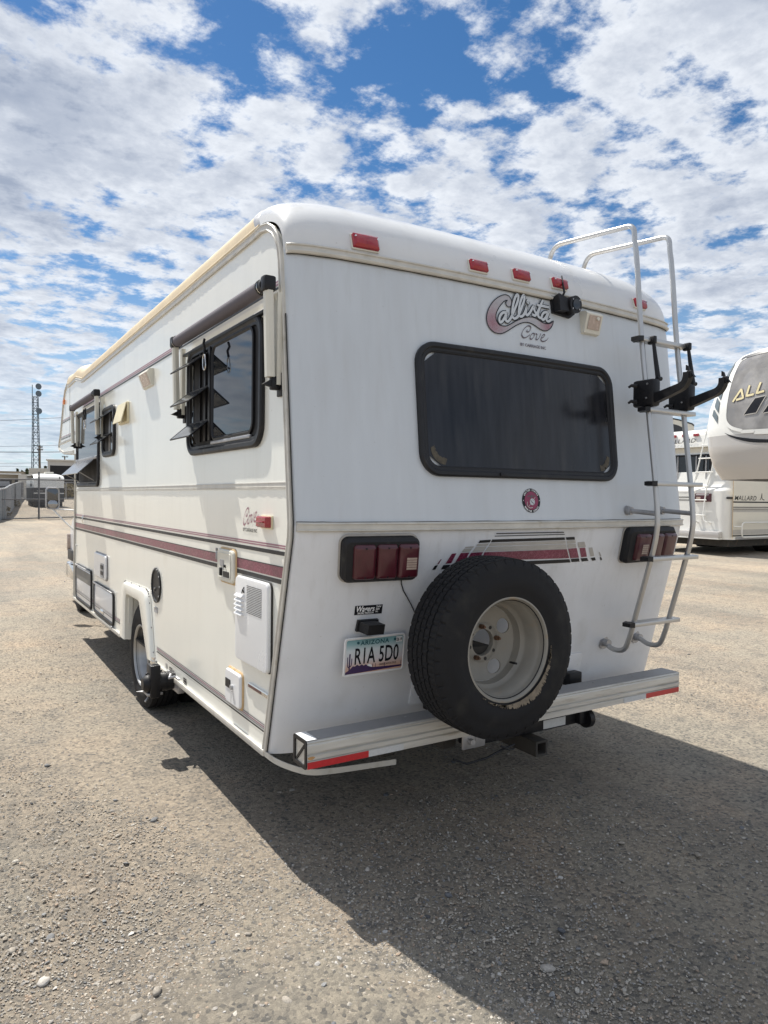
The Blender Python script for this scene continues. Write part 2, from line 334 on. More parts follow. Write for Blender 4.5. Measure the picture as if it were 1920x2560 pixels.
def arc_pts(p, r=0.05, n=5):
    """round the corners of a polyline"""
    p = [Vector(q) for q in p]; out = [p[0]]
    for i in range(1, len(p) - 1):
        a = (p[i - 1] - p[i]); b = (p[i + 1] - p[i]); d = min(r, a.length * 0.49, b.length * 0.49); a.normalize(); b.normalize()
        s, e = p[i] + a * d, p[i] + b * d
        for k in range(n + 1):
            t = k / n; out.append(s * (1 - t) ** 2 + p[i] * 2 * t * (1 - t) + e * t * t)
    out.append(p[-1]); return out
def rrect(a0, b0, a1, b1, r, n=6):
    r = max(min(r, (a1 - a0) / 2 - 1e-4, (b1 - b0) / 2 - 1e-4), 1e-4); out = []
    for cx, cy, s in ((a1 - r, b1 - r, 0), (a0 + r, b1 - r, 1), (a0 + r, b0 + r, 2), (a1 - r, b0 + r, 3)):
        for k in range(n + 1):
            t = PI / 2 * (s + k / n); out.append((cx + r * math.cos(t), cy + r * math.sin(t)))
    return out
def panel(mb, fm, rect, r, prof, cap=True, n=6, dense=0):
    """stack of rounded rectangles: prof = [(inset, offset), ...] over the surface map fm(a, b, off)"""
    a0, b0, a1, b1 = rect; L = []
    for ins, off in prof:
        q = rrect(a0 + ins, b0 + ins, a1 - ins, b1 - ins, r - ins, n)
        if dense:
            q2 = []
            for i in range(len(q)):
                u, w = q[i], q[(i + 1) % len(q)]; d = math.hypot(u[0] - w[0], u[1] - w[1]); k = max(1, int(d / dense))
                q2 += [(u[0] + (w[0] - u[0]) * j / k, u[1] + (w[1] - u[1]) * j / k) for j in range(k)]
            q = q2
        if L and len(q) != len(L[0]):
            base = [(p[0], p[1]) for p in L0]
            ca, cb = (a0 + a1) / 2, (b0 + b1) / 2
            sa = ((a1 - a0) - 2 * ins) / (a1 - a0); sb = ((b1 - b0) - 2 * ins) / (b1 - b0)
            q = [(ca + (p[0] - ca) * sa, cb + (p[1] - cb) * sb) for p in base]
        if not L: L0 = q
        L.append([fm(a, b, off) for a, b in q])
    mb.loops(L, cap1=cap); return mb
def ribbon(mb, path, w, fm, off, closed=False, nib=None):
    """flat stroke of width w (or nib = (angle, wmin, wmax)) laid on the surface map"""
    P = [Vector(p) for p in path]; n = len(P); Lr = []
    for i, p in enumerate(P):
        a = P[(i - 1) % n] if closed else P[max(i - 1, 0)]; b = P[(i + 1) % n] if closed else P[min(i + 1, n - 1)]
        t = (b - a)
        if t.length < 1e-9: t = Vector((1, 0))
        t.normalize(); nn = Vector((-t.y, t.x))
        ww = w
        if nib:
            ww = nib[1] + (nib[2] - nib[1]) * abs(math.sin(math.atan2(t.y, t.x) - nib[0])) ** 1.3
        Lr.append((p + nn * ww / 2, p - nn * ww / 2))
    if closed: Lr.append(Lr[0])
    mb.grid([[fm(a.x, a.y, off), fm(b.x, b.y, off)] for a, b in Lr]); return mb
def fill(mb, poly, fm, off): 
    return mb.add([fm(a, b, off) for a, b in poly], [tuple(range(len(poly)))])
def text(s, size, fm, m, parent, name, origin=(0, 0), off=0.003, bold=0.0, shear=0.0, sx=1.0, align='LEFT', space=1.0, rot=0.0, ref=None, skew=0.0, depth=0.0):
    cu = bpy.data.curves.new(name, 'FONT'); cu.body = s; cu.size = size; cu.offset = bold; cu.shear = shear; cu.align_x = align; cu.space_character = space; cu.resolution_u = 3
    tmp = bpy.data.objects.new(name, cu); COL.objects.link(tmp); bpy.context.view_layer.update()
    me = bpy.data.meshes.new_from_object(tmp.evaluated_get(bpy.context.evaluated_depsgraph_get())); bpy.data.objects.remove(tmp); bpy.data.curves.remove(cu)
    c, sn = math.cos(rot), math.sin(rot)
    for v in me.vertices:
        a, b = v.co.x * sx, v.co.y; a, b = a * c - b * sn, a * sn + b * c
        b += a * skew
        v.co = fm(origin[0] + a, origin[1] + b, off)
    me.name = name; me.materials.clear(); me.materials.append(m)
    bm = bmesh.new(); bm.from_mesh(me)
    if ref is not None:
        bm.normal_update()
        for f in bm.faces:
            if f.normal.dot(Vector(ref)) < 0: f.normal_flip()
    bm.to_mesh(me); bm.free()
    return link(name, me, parent)
def lathe(mb, prof, c, axis, n=48, mod=None):
    """prof = [(radius, along)], revolved about axis through c"""
    ax = Vector(axis).normalized(); u = ax.cross(Vector((0, 0, 1)) if abs(ax.z) < 0.9 else Vector((1, 0, 0))).normalized(); w = ax.cross(u)
    L = []
    for i, (r, a) in enumerate(prof):
        L.append([Vector(c) + ax * a + (u * math.cos(2 * PI * k / n) + w * math.sin(2 * PI * k / n)) * (r if mod is None else mod(i, k, r)) for k in range(n)])
    mb.loops(L); return mb

def grime(m, zs, ln, amt, col, sx=16.0):
    """rain-washed dirt hanging down in streaks from a seam at height zs"""
    t = m.node_tree; b = t.nodes['Principled BSDF']; src = b.inputs['Base Color'].links[0].from_socket
    tcn = t.nodes.new('ShaderNodeTexCoord'); mp = t.nodes.new('ShaderNodeMapping'); t.links.new(tcn.outputs['Object'], mp.inputs[0]); mp.inputs['Scale'].default_value = (sx, sx, 0.55)
    n = t.nodes.new('ShaderNodeTexNoise'); n.inputs['Scale'].default_value = 1.6; n.inputs['Detail'].default_value = 7; n.inputs['Roughness'].default_value = .65; t.links.new(mp.outputs[0], n.inputs['Vector'])
    r = t.nodes.new('ShaderNodeMapRange'); r.interpolation_type = 'SMOOTHSTEP'; t.links.new(n.outputs['Fac'], r.inputs[0]); r.inputs[1].default_value = .46; r.inputs[2].default_value = .74
    s = t.nodes.new('ShaderNodeSeparateXYZ'); t.links.new(tcn.outputs['Object'], s.inputs[0])
    g = t.nodes.new('ShaderNodeMapRange'); t.links.new(s.outputs['Z'], g.inputs[0]); g.inputs[1].default_value = zs - ln; g.inputs[2].default_value = zs; g.inputs[3].default_value = 0.12; g.inputs[4].default_value = 1.0
    a = t.nodes.new('ShaderNodeMath'); a.operation = 'MULTIPLY'; t.links.new(r.outputs[0], a.inputs[0]); t.links.new(g.outputs[0], a.inputs[1])
    a2 = t.nodes.new('ShaderNodeMath'); a2.operation = 'MULTIPLY'; a2.inputs[1].default_value = amt; t.links.new(a.outputs[0], a2.inputs[0])
    # fine specks of road dirt
    n2 = t.nodes.new('ShaderNodeTexNoise'); n2.inputs['Scale'].default_value = 60; n2.inputs['Detail'].default_value = 3; t.links.new(tcn.outputs['Object'], n2.inputs['Vector'])
    r2 = t.nodes.new('ShaderNodeMapRange'); t.links.new(n2.outputs['Fac'], r2.inputs[0]); r2.inputs[1].default_value = .70; r2.inputs[2].default_value = .78; r2.inputs[3].default_value = 0; r2.inputs[4].default_value = .35
    mxx = t.nodes.new('ShaderNodeMath'); mxx.operation = 'MAXIMUM'; t.links.new(a2.outputs[0], mxx.inputs[0]); t.links.new(r2.outputs[0], mxx.inputs[1])
    mx = t.nodes.new('ShaderNodeMix'); mx.data_type = 'RGBA'; t.links.new(mxx.outputs[0], mx.inputs[0]); t.links.new(src, mx.inputs[6]); mx.inputs[7].default_value = (*col, 1); t.links.new(mx.outputs[2], b.inputs['Base Color'])
grime(MT['rear'], 2.545, .9, .16, (.33, .33, .32)); grime(MT['rear_low'], 1.426, .5, .24, (.34, .32, .28)); grime(MT['side'], 1.60, 1.1, .10, (.46, .43, .35), 5.0); grime(MT['cap'], 2.9, .3, .3, (.36, .34, .30), 7.0)
LOGO_C = [(1.1076,2.4911),(1.1045,2.5057),(1.0945,2.518),(1.0784,2.5225),(1.0618,2.5203),(1.0395,2.5114),(1.0143,2.4958),(0.9887,2.4729),(0.9684,2.4467),(0.9547,2.4195),(0.9489,2.3937),(0.9512,2.371),(0.9615,2.3515),(0.9763,2.3389),(0.9968,2.3311),(1.0233,2.3303),(1.048,2.3377),(1.0763,2.3531),(1.1051,2.3708),(1.1342,2.3877),(1.1633,2.4003),(1.1922,2.4076),(1.2209,2.4073),(1.2493,2.3993),(1.2748,2.3886),(1.298,2.383),(1.3221,2.3841),(1.3441,2.3949),(1.3607,2.4105),(1.3726,2.43),(1.3733,2.4417),(1.3642,2.4322),(1.3498,2.4245),(1.3282,2.4203),(1.3043,2.4213),(1.2811,2.4279),(1.2582,2.4356),(1.2351,2.4388),(1.2118,2.4365),(1.1826,2.429),(1.1533,2.4172),(1.1243,2.4034),(1.0953,2.3866),(1.0669,2.3731),(1.0423,2.3698),(1.0238,2.3725),(1.0113,2.3834),(1.0056,2.3974),(1.0056,2.4142),(1.0122,2.4321),(1.0273,2.4554),(1.0449,2.4751),(1.0623,2.4905),(1.0819,2.4978),(1.0732,2.4901),(1.071,2.479),(1.077,2.4693),(1.0877,2.4662),(1.0991,2.4716),(1.1053,2.48)]
LOGO_W = [[(1.0677,2.4359),(1.0471,2.4325),(1.0312,2.4179),(1.0231,2.3999),(1.026,2.3844),(1.0384,2.3893),(1.0563,2.4109),(1.0707,2.4396),(1.0625,2.4139),(1.0633,2.397),(1.0755,2.3955),(1.0918,2.4117),(1.1138,2.447),(1.1348,2.4845),(1.1486,2.5169),(1.1458,2.5342),(1.1323,2.523),(1.1174,2.4926),(1.1067,2.4545),(1.1039,2.4262),(1.114,2.4144),(1.1313,2.4216),(1.1466,2.4389),(1.1681,2.4788),(1.1852,2.514),(1.1871,2.5378),(1.175,2.5287),(1.1583,2.4968),(1.1478,2.4606),(1.1452,2.4387),(1.1558,2.4299),(1.1734,2.4385),(1.1896,2.4625),(1.2018,2.4894),(1.1923,2.4608),(1.1919,2.4455),(1.2024,2.4445),(1.2195,2.4605),(1.244,2.4926),(1.2469,2.4755),(1.2559,2.4605),(1.2505,2.448),(1.2318,2.4514)],[(1.2505,2.448),(1.2666,2.4653),(1.2906,2.5043),(1.3094,2.5327)],[(1.2906,2.5043),(1.2725,2.4662),(1.271,2.4484),(1.2837,2.4415),(1.2975,2.4457)],[(1.3362,2.4769),(1.3148,2.4737),(1.2986,2.4591),(1.2928,2.4428),(1.2995,2.435),(1.3152,2.4439),(1.332,2.4641),(1.3437,2.477),(1.3295,2.4526),(1.3265,2.4356),(1.3399,2.4331),(1.3576,2.4446)],[(1.2686,2.5063),(1.2815,2.5017),(1.3084,2.5037),(1.3506,2.503)],[(1.2097,2.5168),(1.2047,2.5084),(1.2102,2.5049),(1.213,2.514)]]
COVE = [[(1.1994,2.3729),(1.1933,2.3677),(1.1957,2.3626),(1.2044,2.3638),(1.2152,2.3728),(1.2211,2.3845),(1.2168,2.3926),(1.2039,2.3926),(1.1859,2.3818),(1.1688,2.3644),(1.1603,2.3461),(1.165,2.3338),(1.1775,2.3311),(1.1952,2.3388),(1.2119,2.3507)],[(1.239,2.3626),(1.2253,2.3557),(1.2141,2.3423),(1.2132,2.3314),(1.2218,2.3303),(1.2342,2.3406),(1.2421,2.3547),(1.239,2.3626)],[(1.2504,2.3606),(1.2589,2.3569),(1.2515,2.3385),(1.2538,2.3312),(1.2661,2.3382),(1.2777,2.3529),(1.2848,2.3665)],[(1.2872,2.3432),(1.3012,2.3505),(1.3104,2.3605),(1.3039,2.364),(1.2911,2.3535),(1.2829,2.3382),(1.289,2.3291),(1.3055,2.3306),(1.3227,2.339),(1.3337,2.3519)]]
STR_dark = [[(0.9411,1.4108),(1.3595,1.4103),(1.3653,1.4057),(0.9383,1.4067)],[(0.9349,1.3991),(1.369,1.3993),(1.3717,1.3961),(0.9328,1.3955)],[(0.8541,1.3799),(0.916,1.3816),(0.9122,1.3692),(0.8482,1.3676)],[(0.9232,1.3826),(1.3738,1.3833),(1.3812,1.3703),(0.918,1.3696)],[(1.3828,1.3831),(1.4421,1.3844),(1.4502,1.37),(1.3902,1.3701)],[(0.6354,1.2723),(0.6517,1.2746),(0.6422,1.2547),(0.6256,1.2542)],[(0.6804,1.2736),(0.718,1.2739),(0.7033,1.2552),(0.6706,1.2547)],[(0.7303,1.2747),(0.7824,1.2769),(0.7519,1.255),(0.7168,1.2564)],[(0.791,1.2766),(1.4415,1.2727),(1.454,1.2558),(0.7723,1.2583)],[(1.4504,1.2736),(1.5078,1.2747),(1.5189,1.2577),(1.4609,1.2575)],[(1.5203,1.2743),(1.5681,1.2744),(1.5827,1.2591),(1.5352,1.2571)],[(1.5956,1.2734),(1.6266,1.2749),(1.6387,1.2595),(1.6125,1.2579)],[(1.6648,1.2741),(1.6748,1.2744),(1.6869,1.2596),(1.6753,1.258)]]
STR_grey = [[(0.8455,1.3636),(0.9087,1.3651),(0.9008,1.3546),(0.8384,1.3531)],[(0.8377,1.3502),(0.8986,1.3516),(0.8862,1.3287),(0.8226,1.3276)],[(0.9166,1.3661),(1.3842,1.3664),(1.392,1.3521),(0.91,1.3531)],[(0.9079,1.3496),(1.3941,1.3482),(1.4075,1.3246),(0.8936,1.3285)],[(1.395,1.3662),(1.454,1.3667),(1.4603,1.3523),(1.402,1.3519)],[(1.4041,1.3479),(1.4622,1.349),(1.4726,1.3305),(1.4153,1.3289)],[(1.4728,1.3565),(1.5221,1.3579),(1.54,1.3318),(1.4886,1.33)],[(0.7816,1.3522),(0.8275,1.354),(0.824,1.347),(0.7774,1.3458)],[(0.775,1.3436),(0.8216,1.3447),(0.8079,1.3292),(0.7656,1.3286)],[(1.5638,1.3264),(1.5898,1.327),(1.6191,1.2825),(1.592,1.2815)],[(1.6475,1.3017),(1.6546,1.3015),(1.6755,1.2784),(1.6657,1.2774)]]
STR_maroon = [[(0.7147,1.3231),(0.7385,1.3247),(0.72,1.2809),(0.6895,1.2791)],[(0.7622,1.3252),(0.8086,1.3262),(0.7885,1.2814),(0.7377,1.2791)],[(0.8182,1.3247),(0.8847,1.3258),(0.8716,1.2963),(0.7953,1.2829)],[(0.8922,1.325),(1.4079,1.3233),(1.438,1.278),(0.8811,1.287)],[(1.4163,1.3256),(1.4753,1.3278),(1.5068,1.2781),(1.4466,1.2771)],[(1.496,1.3271),(1.5364,1.3279),(1.5649,1.2812),(1.5234,1.2794)],[(0.6614,1.3004),(0.6655,1.3002),(0.6553,1.2803),(0.6457,1.2777)]]
# ------------------------------------------------------------------ ground (a gravel lot rising gently away from the camera)
def gz(x, y):
    t = (x + 1.18) * 0.526 + (y + 2.56) * 0.85
    t = 70 - math.log1p(math.exp(min((70 - t) / 4.0, 60))) * 4.0 if t < 300 else 70.0
    t = max(t, -25)
    return 0.012 * t - 0.018
def ground_mat():
    m = bpy.data.materials.new('gravel_lot'); m.use_nodes = True; t = m.node_tree; b = t.nodes['Principled BSDF']
    tcn = t.nodes.new('ShaderNodeTexCoord')
    def nz(scale, det=6, rough=0.55):
        n = t.nodes.new('ShaderNodeTexNoise'); n.inputs['Scale'].default_value = scale; n.inputs['Detail'].default_value = det; n.inputs['Roughness'].default_value = rough; t.links.new(tcn.outputs['Object'], n.inputs['Vector']); return n.outputs['Fac']
    def mr(s, a, b_, c, d, st='SMOOTHSTEP'):
        r = t.nodes.new('ShaderNodeMapRange'); r.interpolation_type = st; t.links.new(s, r.inputs[0]); r.inputs[1].default_value = a; r.inputs[2].default_value = b_; r.inputs[3].default_value = c; r.inputs[4].default_value = d; return r.outputs[0]
    def mx(f, a, c, mode='MIX'):
        n = t.nodes.new('ShaderNodeMix'); n.data_type = 'RGBA'; n.blend_type = mode; t.links.new(f, n.inputs[0]) if not isinstance(f, float) else setattr(n.inputs[0], 'default_value', f)
        for i, v in ((6, a), (7, c)):
            if isinstance(v, tuple): n.inputs[i].default_value = (*v, 1)
            else: t.links.new(v, n.inputs[i])
        return n.outputs[2]
    c = mx(mr(nz(0.55, 5), 0.36, 0.64, 0, 1), (0.335, 0.288, 0.232), (0.285, 0.262, 0.222))
    c = mx(mr(nz(1.3, 6), 0.50, 0.74, 0, 0.62), c, (0.37, 0.295, 0.225))
    c = mx(mr(nz(7, 6), 0.48, 0.72, 0, 0.55), c, (0.175, 0.168, 0.155))
    mp = t.nodes.new('ShaderNodeMapping'); t.links.new(tcn.outputs['Object'], mp.inputs[0]); mp.inputs['Rotation'].default_value = (0, 0, 0.35); mp.inputs['Scale'].default_value = (1.1, 0.16, 1)
    tr = t.nodes.new('ShaderNodeTexNoise'); tr.inputs['Scale'].default_value = 1.0; tr.inputs['Detail'].default_value = 5; t.links.new(mp.outputs[0], tr.inputs['Vector'])
    c = mx(mr(tr.outputs['Fac'], 0.44, 0.62, 0, 0.55), c, mx(1.0, c, (1.22, 1.2, 1.16), 'MULTIPLY'))
    c = mx(mr(tr.outputs['Fac'], 0.50, 0.34, 0, 0.5), c, mx(1.0, c, (0.76, 0.76, 0.77), 'MULTIPLY'))
    v = t.nodes.new('ShaderNodeTexVoronoi'); v.inputs['Scale'].default_value = 75; t.links.new(tcn.outputs['Object'], v.inputs['Vector'])
    hs = t.nodes.new('ShaderNodeSeparateColor'); t.links.new(v.outputs['Color'], hs.inputs[0])
    c = mx(mr(hs.outputs[0], 0.0, 1.0, 0, 1, 'LINEAR'), c, mx(1.0, c, (1.6, 1.55, 1.48), 'MULTIPLY'))
    c = mx(mr(hs.outputs[1], 0.80, 0.92, 0, 0.65), c, (0.115, 0.118, 0.12))
    c = mx(mr(nz(260, 3), 0.35, 0.65, 0, 0.5), c, mx(1.0, c, (0.60, 0.60, 0.60), 'MULTIPLY'))
    t.links.new(c, b.inputs['Base Color']); b.inputs['Roughness'].default_value = 0.92; b.inputs['Specular IOR Level'].default_value = 0.2
    v2 = t.nodes.new('ShaderNodeTexVoronoi'); v2.inputs['Scale'].default_value = 42; t.links.new(tcn.outputs['Object'], v2.inputs['Vector'])
    s1 = t.nodes.new('ShaderNodeMath'); s1.operation = 'MULTIPLY_ADD'; t.links.new(v.outputs['Distance'], s1.inputs[0]); s1.inputs[1].default_value = -0.16; t.links.new(nz(120, 9, 0.82), s1.inputs[2])
    s2 = t.nodes.new('ShaderNodeMath'); s2.operation = 'MULTIPLY_ADD'; t.links.new(v2.outputs['Distance'], s2.inputs[0]); s2.inputs[1].default_value = -0.10; t.links.new(s1.outputs[0], s2.inputs[2])
    bp = t.nodes.new('ShaderNodeBump'); bp.inputs['Strength'].default_value = 0.8; bp.inputs['Distance'].default_value = 0.024; t.links.new(s2.outputs[0], bp.inputs['Height']); t.links.new(bp.outputs[0], b.inputs['Normal'])
    return m
GM = ground_mat()
mb = MB(); rad = [0.0] + [0.35 * 1.085 ** i for i in range(116)]; na = 128; rows = []
for r in rad:
    row = []
    for k in range(na + 1):
        a = 2 * PI * k / na; x, y = r * math.cos(a), r * math.sin(a)
        row.append((x, y, gz(x, y) + (0.010 * math.sin(x * 1.7 + 0.6 * y) * math.sin(y * 1.1 - 0.4 * x) if 0.3 < r < 80 else 0)))
    rows.append(row)
mb.grid(rows)
structure(mb.build('ground', GM, merge=True, ang=80))

# loose stones lying on the lot (nobody could count them)
def stone_mat():
    m = bpy.data.materials.new('loose_stone'); m.use_nodes = True; t = m.node_tree; b = t.nodes['Principled BSDF']
    at = t.nodes.new('ShaderNodeAttribute'); at.attribute_name = 'stone_tint'
    tcn = t.nodes.new('ShaderNodeTexCoord'); n = t.nodes.new('ShaderNodeTexNoise'); n.inputs['Scale'].default_value = 180; t.links.new(tcn.outputs['Object'], n.inputs['Vector'])
    r = t.nodes.new('ShaderNodeMapRange'); t.links.new(n.outputs['Fac'], r.inputs[0]); r.inputs[1].default_value = 0.3; r.inputs[2].default_value = 0.7; r.inputs[3].default_value = 0.8; r.inputs[4].default_value = 1.2
    s = t.nodes.new('ShaderNodeVectorMath'); s.operation = 'SCALE'; t.links.new(at.outputs['Color'], s.inputs[0]); t.links.new(r.outputs[0], s.inputs['Scale'])
    t.links.new(s.outputs[0], b.inputs['Base Color']); b.inputs['Roughness'].default_value = 0.8; b.inputs['Specular IOR Level'].default_value = 0.25
    return m
def stones(name, n, dmin, dmax, smin, smax, sub, tints, az=46, power=1.0):
    bm = bmesh.new(); bmesh.ops.create_icosphere(bm, subdivisions=max(sub, 1), radius=1.0); bm.verts.index_update()
    bv = np.array([v.co[:] for v in bm.verts]); bf = np.array([[v.index for v in f.verts] for f in bm.faces]); bm.free()
    u = rng.random(n)
    d = (dmin ** (1 - power) + u * (dmax ** (1 - power) - dmin ** (1 - power))) ** (1 / (1 - power)) if power != 1 else dmin * (dmax / dmin) ** u
    a = np.radians(31.8 + rng.uniform(-az, az, n)); x = CAM[0] + d * np.sin(a); y = CAM[1] + d * np.cos(a)
    # stones gather in drifts
    keep = (np.sin(x * 2.1 + 1.3 * np.sin(y * 1.7)) * np.sin(y * 2.6 + 1.1 * np.sin(x * 1.3)) + rng.normal(0, 0.75, n)) > -0.55
    x, y, d = x[keep], y[keep], d[keep]; n = len(x)
    sz = smin * (smax / smin) ** (rng.random(n) ** 1.9)
    z = np.array([gz(p, q) for p, q in zip(x, y)])
    sc = np.stack([sz * rng.uniform(0.8, 1.45, n), sz * rng.uniform(0.7, 1.1, n), sz * rng.uniform(0.34, 0.62, n)], 1)
    ph = rng.uniform(0, 2 * PI, n); c, s = np.cos(ph), np.sin(ph)
    jit = 1 + rng.normal(0, 0.20 if sub < 2 else 0.12, (n, len(bv), 1))
    P = bv[None] * jit * sc[:, None, :]
    tx, ty = rng.normal(0, 0.18, n), rng.normal(0, 0.18, n)
    P[:, :, 2] += P[:, :, 0] * tx[:, None] + P[:, :, 1] * ty[:, None]
    X = P[:, :, 0] * c[:, None] - P[:, :, 1] * s[:, None] + x[:, None]; Y = P[:, :, 0] * s[:, None] + P[:, :, 1] * c[:, None] + y[:, None]
    Z = P[:, :, 2] + (z + sc[:, 2] * rng.uniform(-0.1, 0.55, n))[:, None]
    V = np.stack([X, Y, Z], 2).reshape(-1, 3); F = (bf[None] + (np.arange(n) * len(bv))[:, None, None]).reshape(-1, 3)
    me = bpy.data.meshes.new(name); me.vertices.add(len(V)); me.vertices.foreach_set('co', V.ravel().astype(np.float32))
    me.loops.add(F.size); me.loops.foreach_set('vertex_index', F.ravel().astype(np.int32))
    me.polygons.add(len(F)); me.polygons.foreach_set('loop_start', np.arange(0, F.size, 3, dtype=np.int32)); me.polygons.foreach_set('loop_total', np.full(len(F), 3, np.int32))
    me.update(calc_edges=True); me.polygons.foreach_set('use_smooth', np.full(len(F), sub > 1))
    tn = np.array([t[:3] for t in tints]); w = np.array([t[3] for t in tints]); pick = rng.choice(len(tn), n, p=w / w.sum())
    cc = tn[pick] * rng.uniform(0.8, 1.2, (n, 1)); cc = np.repeat(np.concatenate([cc, np.ones((n, 1))], 1), len(bv), 0)
    ca = me.color_attributes.new('stone_tint', 'FLOAT_COLOR', 'POINT'); ca.data.foreach_set('color', cc.ravel().astype(np.float32))
    me.materials.append(SM); o = bpy.data.objects.new(name, me); COL.objects.link(o); o['kind'] = 'stuff'; return o
SM = stone_mat()
TINT = [(0.335, 0.295, 0.245, 5), (0.275, 0.255, 0.23, 4), (0.40, 0.37, 0.32, 2.2), (0.34, 0.265, 0.20, 1.6), (0.15, 0.152, 0.155, 0.5), (0.21, 0.212, 0.21, 0.8), (0.07, 0.072, 0.076, 0.10), (0.46, 0.44, 0.41, 0.45)]
stones('fine_gravel', 108000, 1.5, 9.5, 0.0024, 0.0056, 0, TINT, power=1.35, az=38)
stones('loose_pebbles', 15000, 1.5, 15.0, 0.0040, 0.0095, 1, TINT, power=1.25, az=42)
stones('dark_cobbles', 150, 1.6, 13.0, 0.011, 0.021, 2, [(0.13, 0.135, 0.145, 2), (0.20, 0.20, 0.20, 2), (0.29, 0.26, 0.22, 3), (0.42, 0.39, 0.35, 1)], power=1.1)

# ------------------------------------------------------------------ the motorhome
W = 2.40
ZP = [.424, .544, 1.414, 1.454, 1.624, 2.547, 2.607, 2.656, 2.704, 2.734]
YP = [.27, .236, .01, .01, .03, .133, .157, .196, .27, .348]
def yc(z): return float(np.interp(z, ZP, YP))
def bow(x):
    u = min(abs(2 * x / W - 1), 1.0); return .065 * (1 - u * u) + .055 * (1 - u ** 12) ** .5
def crown(x):
    u = min(abs(2 * x / W - 1), 1.0); return (1 - u ** 8) ** .4
ZC = 2.565
def cap_yt(x): return .42 + .13 * crown(x)
def cap_zt(x): return 2.745 + .165 * crown(x)
def ys(x, z):
    x = min(max(x, 0), W)
    if z <= ZC: return yc(z) - bow(x)
    s = min((z - ZC) / (cap_zt(x) - ZC), 1.0); y0 = yc(ZC) - bow(x); return cap_yt(x) - (cap_yt(x) - y0) * math.sqrt(max(0, 1 - s * s))
def rs(x, z, off=0.0):
    """rear surface, pushed out along its normal"""
    e = 0.004; y = ys(x, z)
    dx = (ys(x + e, z) - ys(x - e, z)) / (2 * e) if 0.02 < x < W - 0.02 else 0.0
    dz = (ys(x, z + e) - ys(x, z - e)) / (2 * e)
    n = Vector((dx, -1, dz)); n.normalize(); return Vector((x, y, z)) + n * off
def sd(y, z, off=0.0): return Vector((-off, y, z))
MHL = (1.2, 3.4, 0.0)
MH = thing('motorhome', 'white class C motorhome with maroon and black stripes, spare tyre, ladder and a cab-over bed', 'motorhome', MHL)

# side walls: outline in (y, z) with the wheel opening
EDGE = [(yc(z), z) for z in (.47, .544, .8, 1.1, 1.414, 1.454, 1.624, 2.0, 2.547, 2.607, 2.656, 2.69)] + [(.33, 2.722), (.40, 2.735)]
def gut(y): return float(np.interp(y, [.4, 5.05, 5.45, 5.95, 6.1], [2.736, 2.694, 2.765, 2.75, 2.78]))
FRONT = [(6.05, 2.785), (6.2, 2.74), (6.33, 2.62), (6.45, 2.42), (6.56, 2.25), (6.68, 2.15), (6.70, 2.10), (6.62, 2.05), (6.3, 2.0), (5.57, 1.98), (5.46, 1.97)]
outline = EDGE + [(y, gut(y)) for y in (1.5, 2.8, 3.9, 5.05, 5.45, 5.9)] + FRONT + [(5.44, 1.4), (5.50, .475), (2.95, .475), (2.92, .80), (2.86, .845), (2.50, .845), (2.44, .80), (2.24, .475)]
for nm, x in (('side_wall', 0.0), ('side_wall', W)):
    m_ = MB(); inn = 0.03 if x == 0 else -0.03
    m_.prism(outline, lambda a, b: (x, a, b), lambda a, b: (x + inn, a, b)); m_.build(nm, MT['side'], MH)
# rear panels, as curved sheets wrapped round the corners
XS = sorted(set([0.0, .004, .012, .025, .045, .07, .1, .14] + [W - q for q in (0.0, .004, .012, .025, .045, .07, .1, .14)] + list(np.linspace(.2, 2.2, 30))))
def sheet(name, zs, m, off=0.0):
    m_ = MB(); m_.grid([[rs(x, z, off) for x in XS] for z in zs]); return m_.build(name, m, MH, ang=50)
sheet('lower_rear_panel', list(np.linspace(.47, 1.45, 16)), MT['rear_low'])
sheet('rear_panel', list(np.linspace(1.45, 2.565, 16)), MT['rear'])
m_ = MB(); rows = []
for i in range(15):
    th = PI / 2 * i / 14; row = []
    for x in XS:
        y0 = yc(ZC) - bow(x); row.append((x, cap_yt(x) - (cap_yt(x) - y0) * math.cos(th) - 0.012 * math.sin(2 * th) ** 2, ZC + (cap_zt(x) - ZC) * math.sin(th)))
    rows.append(row)
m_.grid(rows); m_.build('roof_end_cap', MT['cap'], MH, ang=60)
# side pieces of the cap that close it against the side wall
# roof
m_ = MB(); rows = []
for y in [None, 0.9, 2.0, 2.8, 3.9, 5.05, 5.45, 5.9, 6.05]:
    row = []
    for x in XS:
        yy = cap_yt(x) if y is None else y
        row.append((x, yy, gut(yy) + .010 + .165 * crown(x)))
    rows.append(row)
m_.grid(rows)
m_.build('roof', MT['cream'], MH, ang=60)
# metal strip where cap and roof membrane meet, with its clips
m_ = MB(); m_.grid([[(x, cap_yt(x) - .035, gut(.5) + .010 + .165 * crown(x) - .002) for x in XS], [(x, cap_yt(x) - .028, gut(.5) + .014 + .165 * crown(x)) for x in XS], [(x, cap_yt(x) + .03, gut(.5) + .014 + .165 * crown(x)) for x in XS]])
m_.build('roof_seam_strip', MT['steel'], MH)
for x in (.30, .72, 1.16, 1.60, 1.93):
    m_ = MB().box((x - .022, cap_yt(x) - .045, cap_zt(x) + .006), (x + .022, cap_yt(x) - .015, cap_zt(x) + .021), .004); m_.build('seam_clip', MT['steel'], MH)
# cab-over front
m_ = MB(); fp = [(6.05, gut(6.05) + .0)] + FRONT[1:]
rows = []
for (y, z) in fp:
    row = []
    for x in XS:
        k = crown(x); cy, cz = (6.0, 2.4)
        row.append((x, y + (0.10 * k if z > 2.02 else 0), z + (.165 * k if z > 2.7 else .05 * k if z > 2.55 else 0)))
    rows.append(row)
m_.grid(rows); m_.build('cabover_front', MT['side'], MH, ang=60)
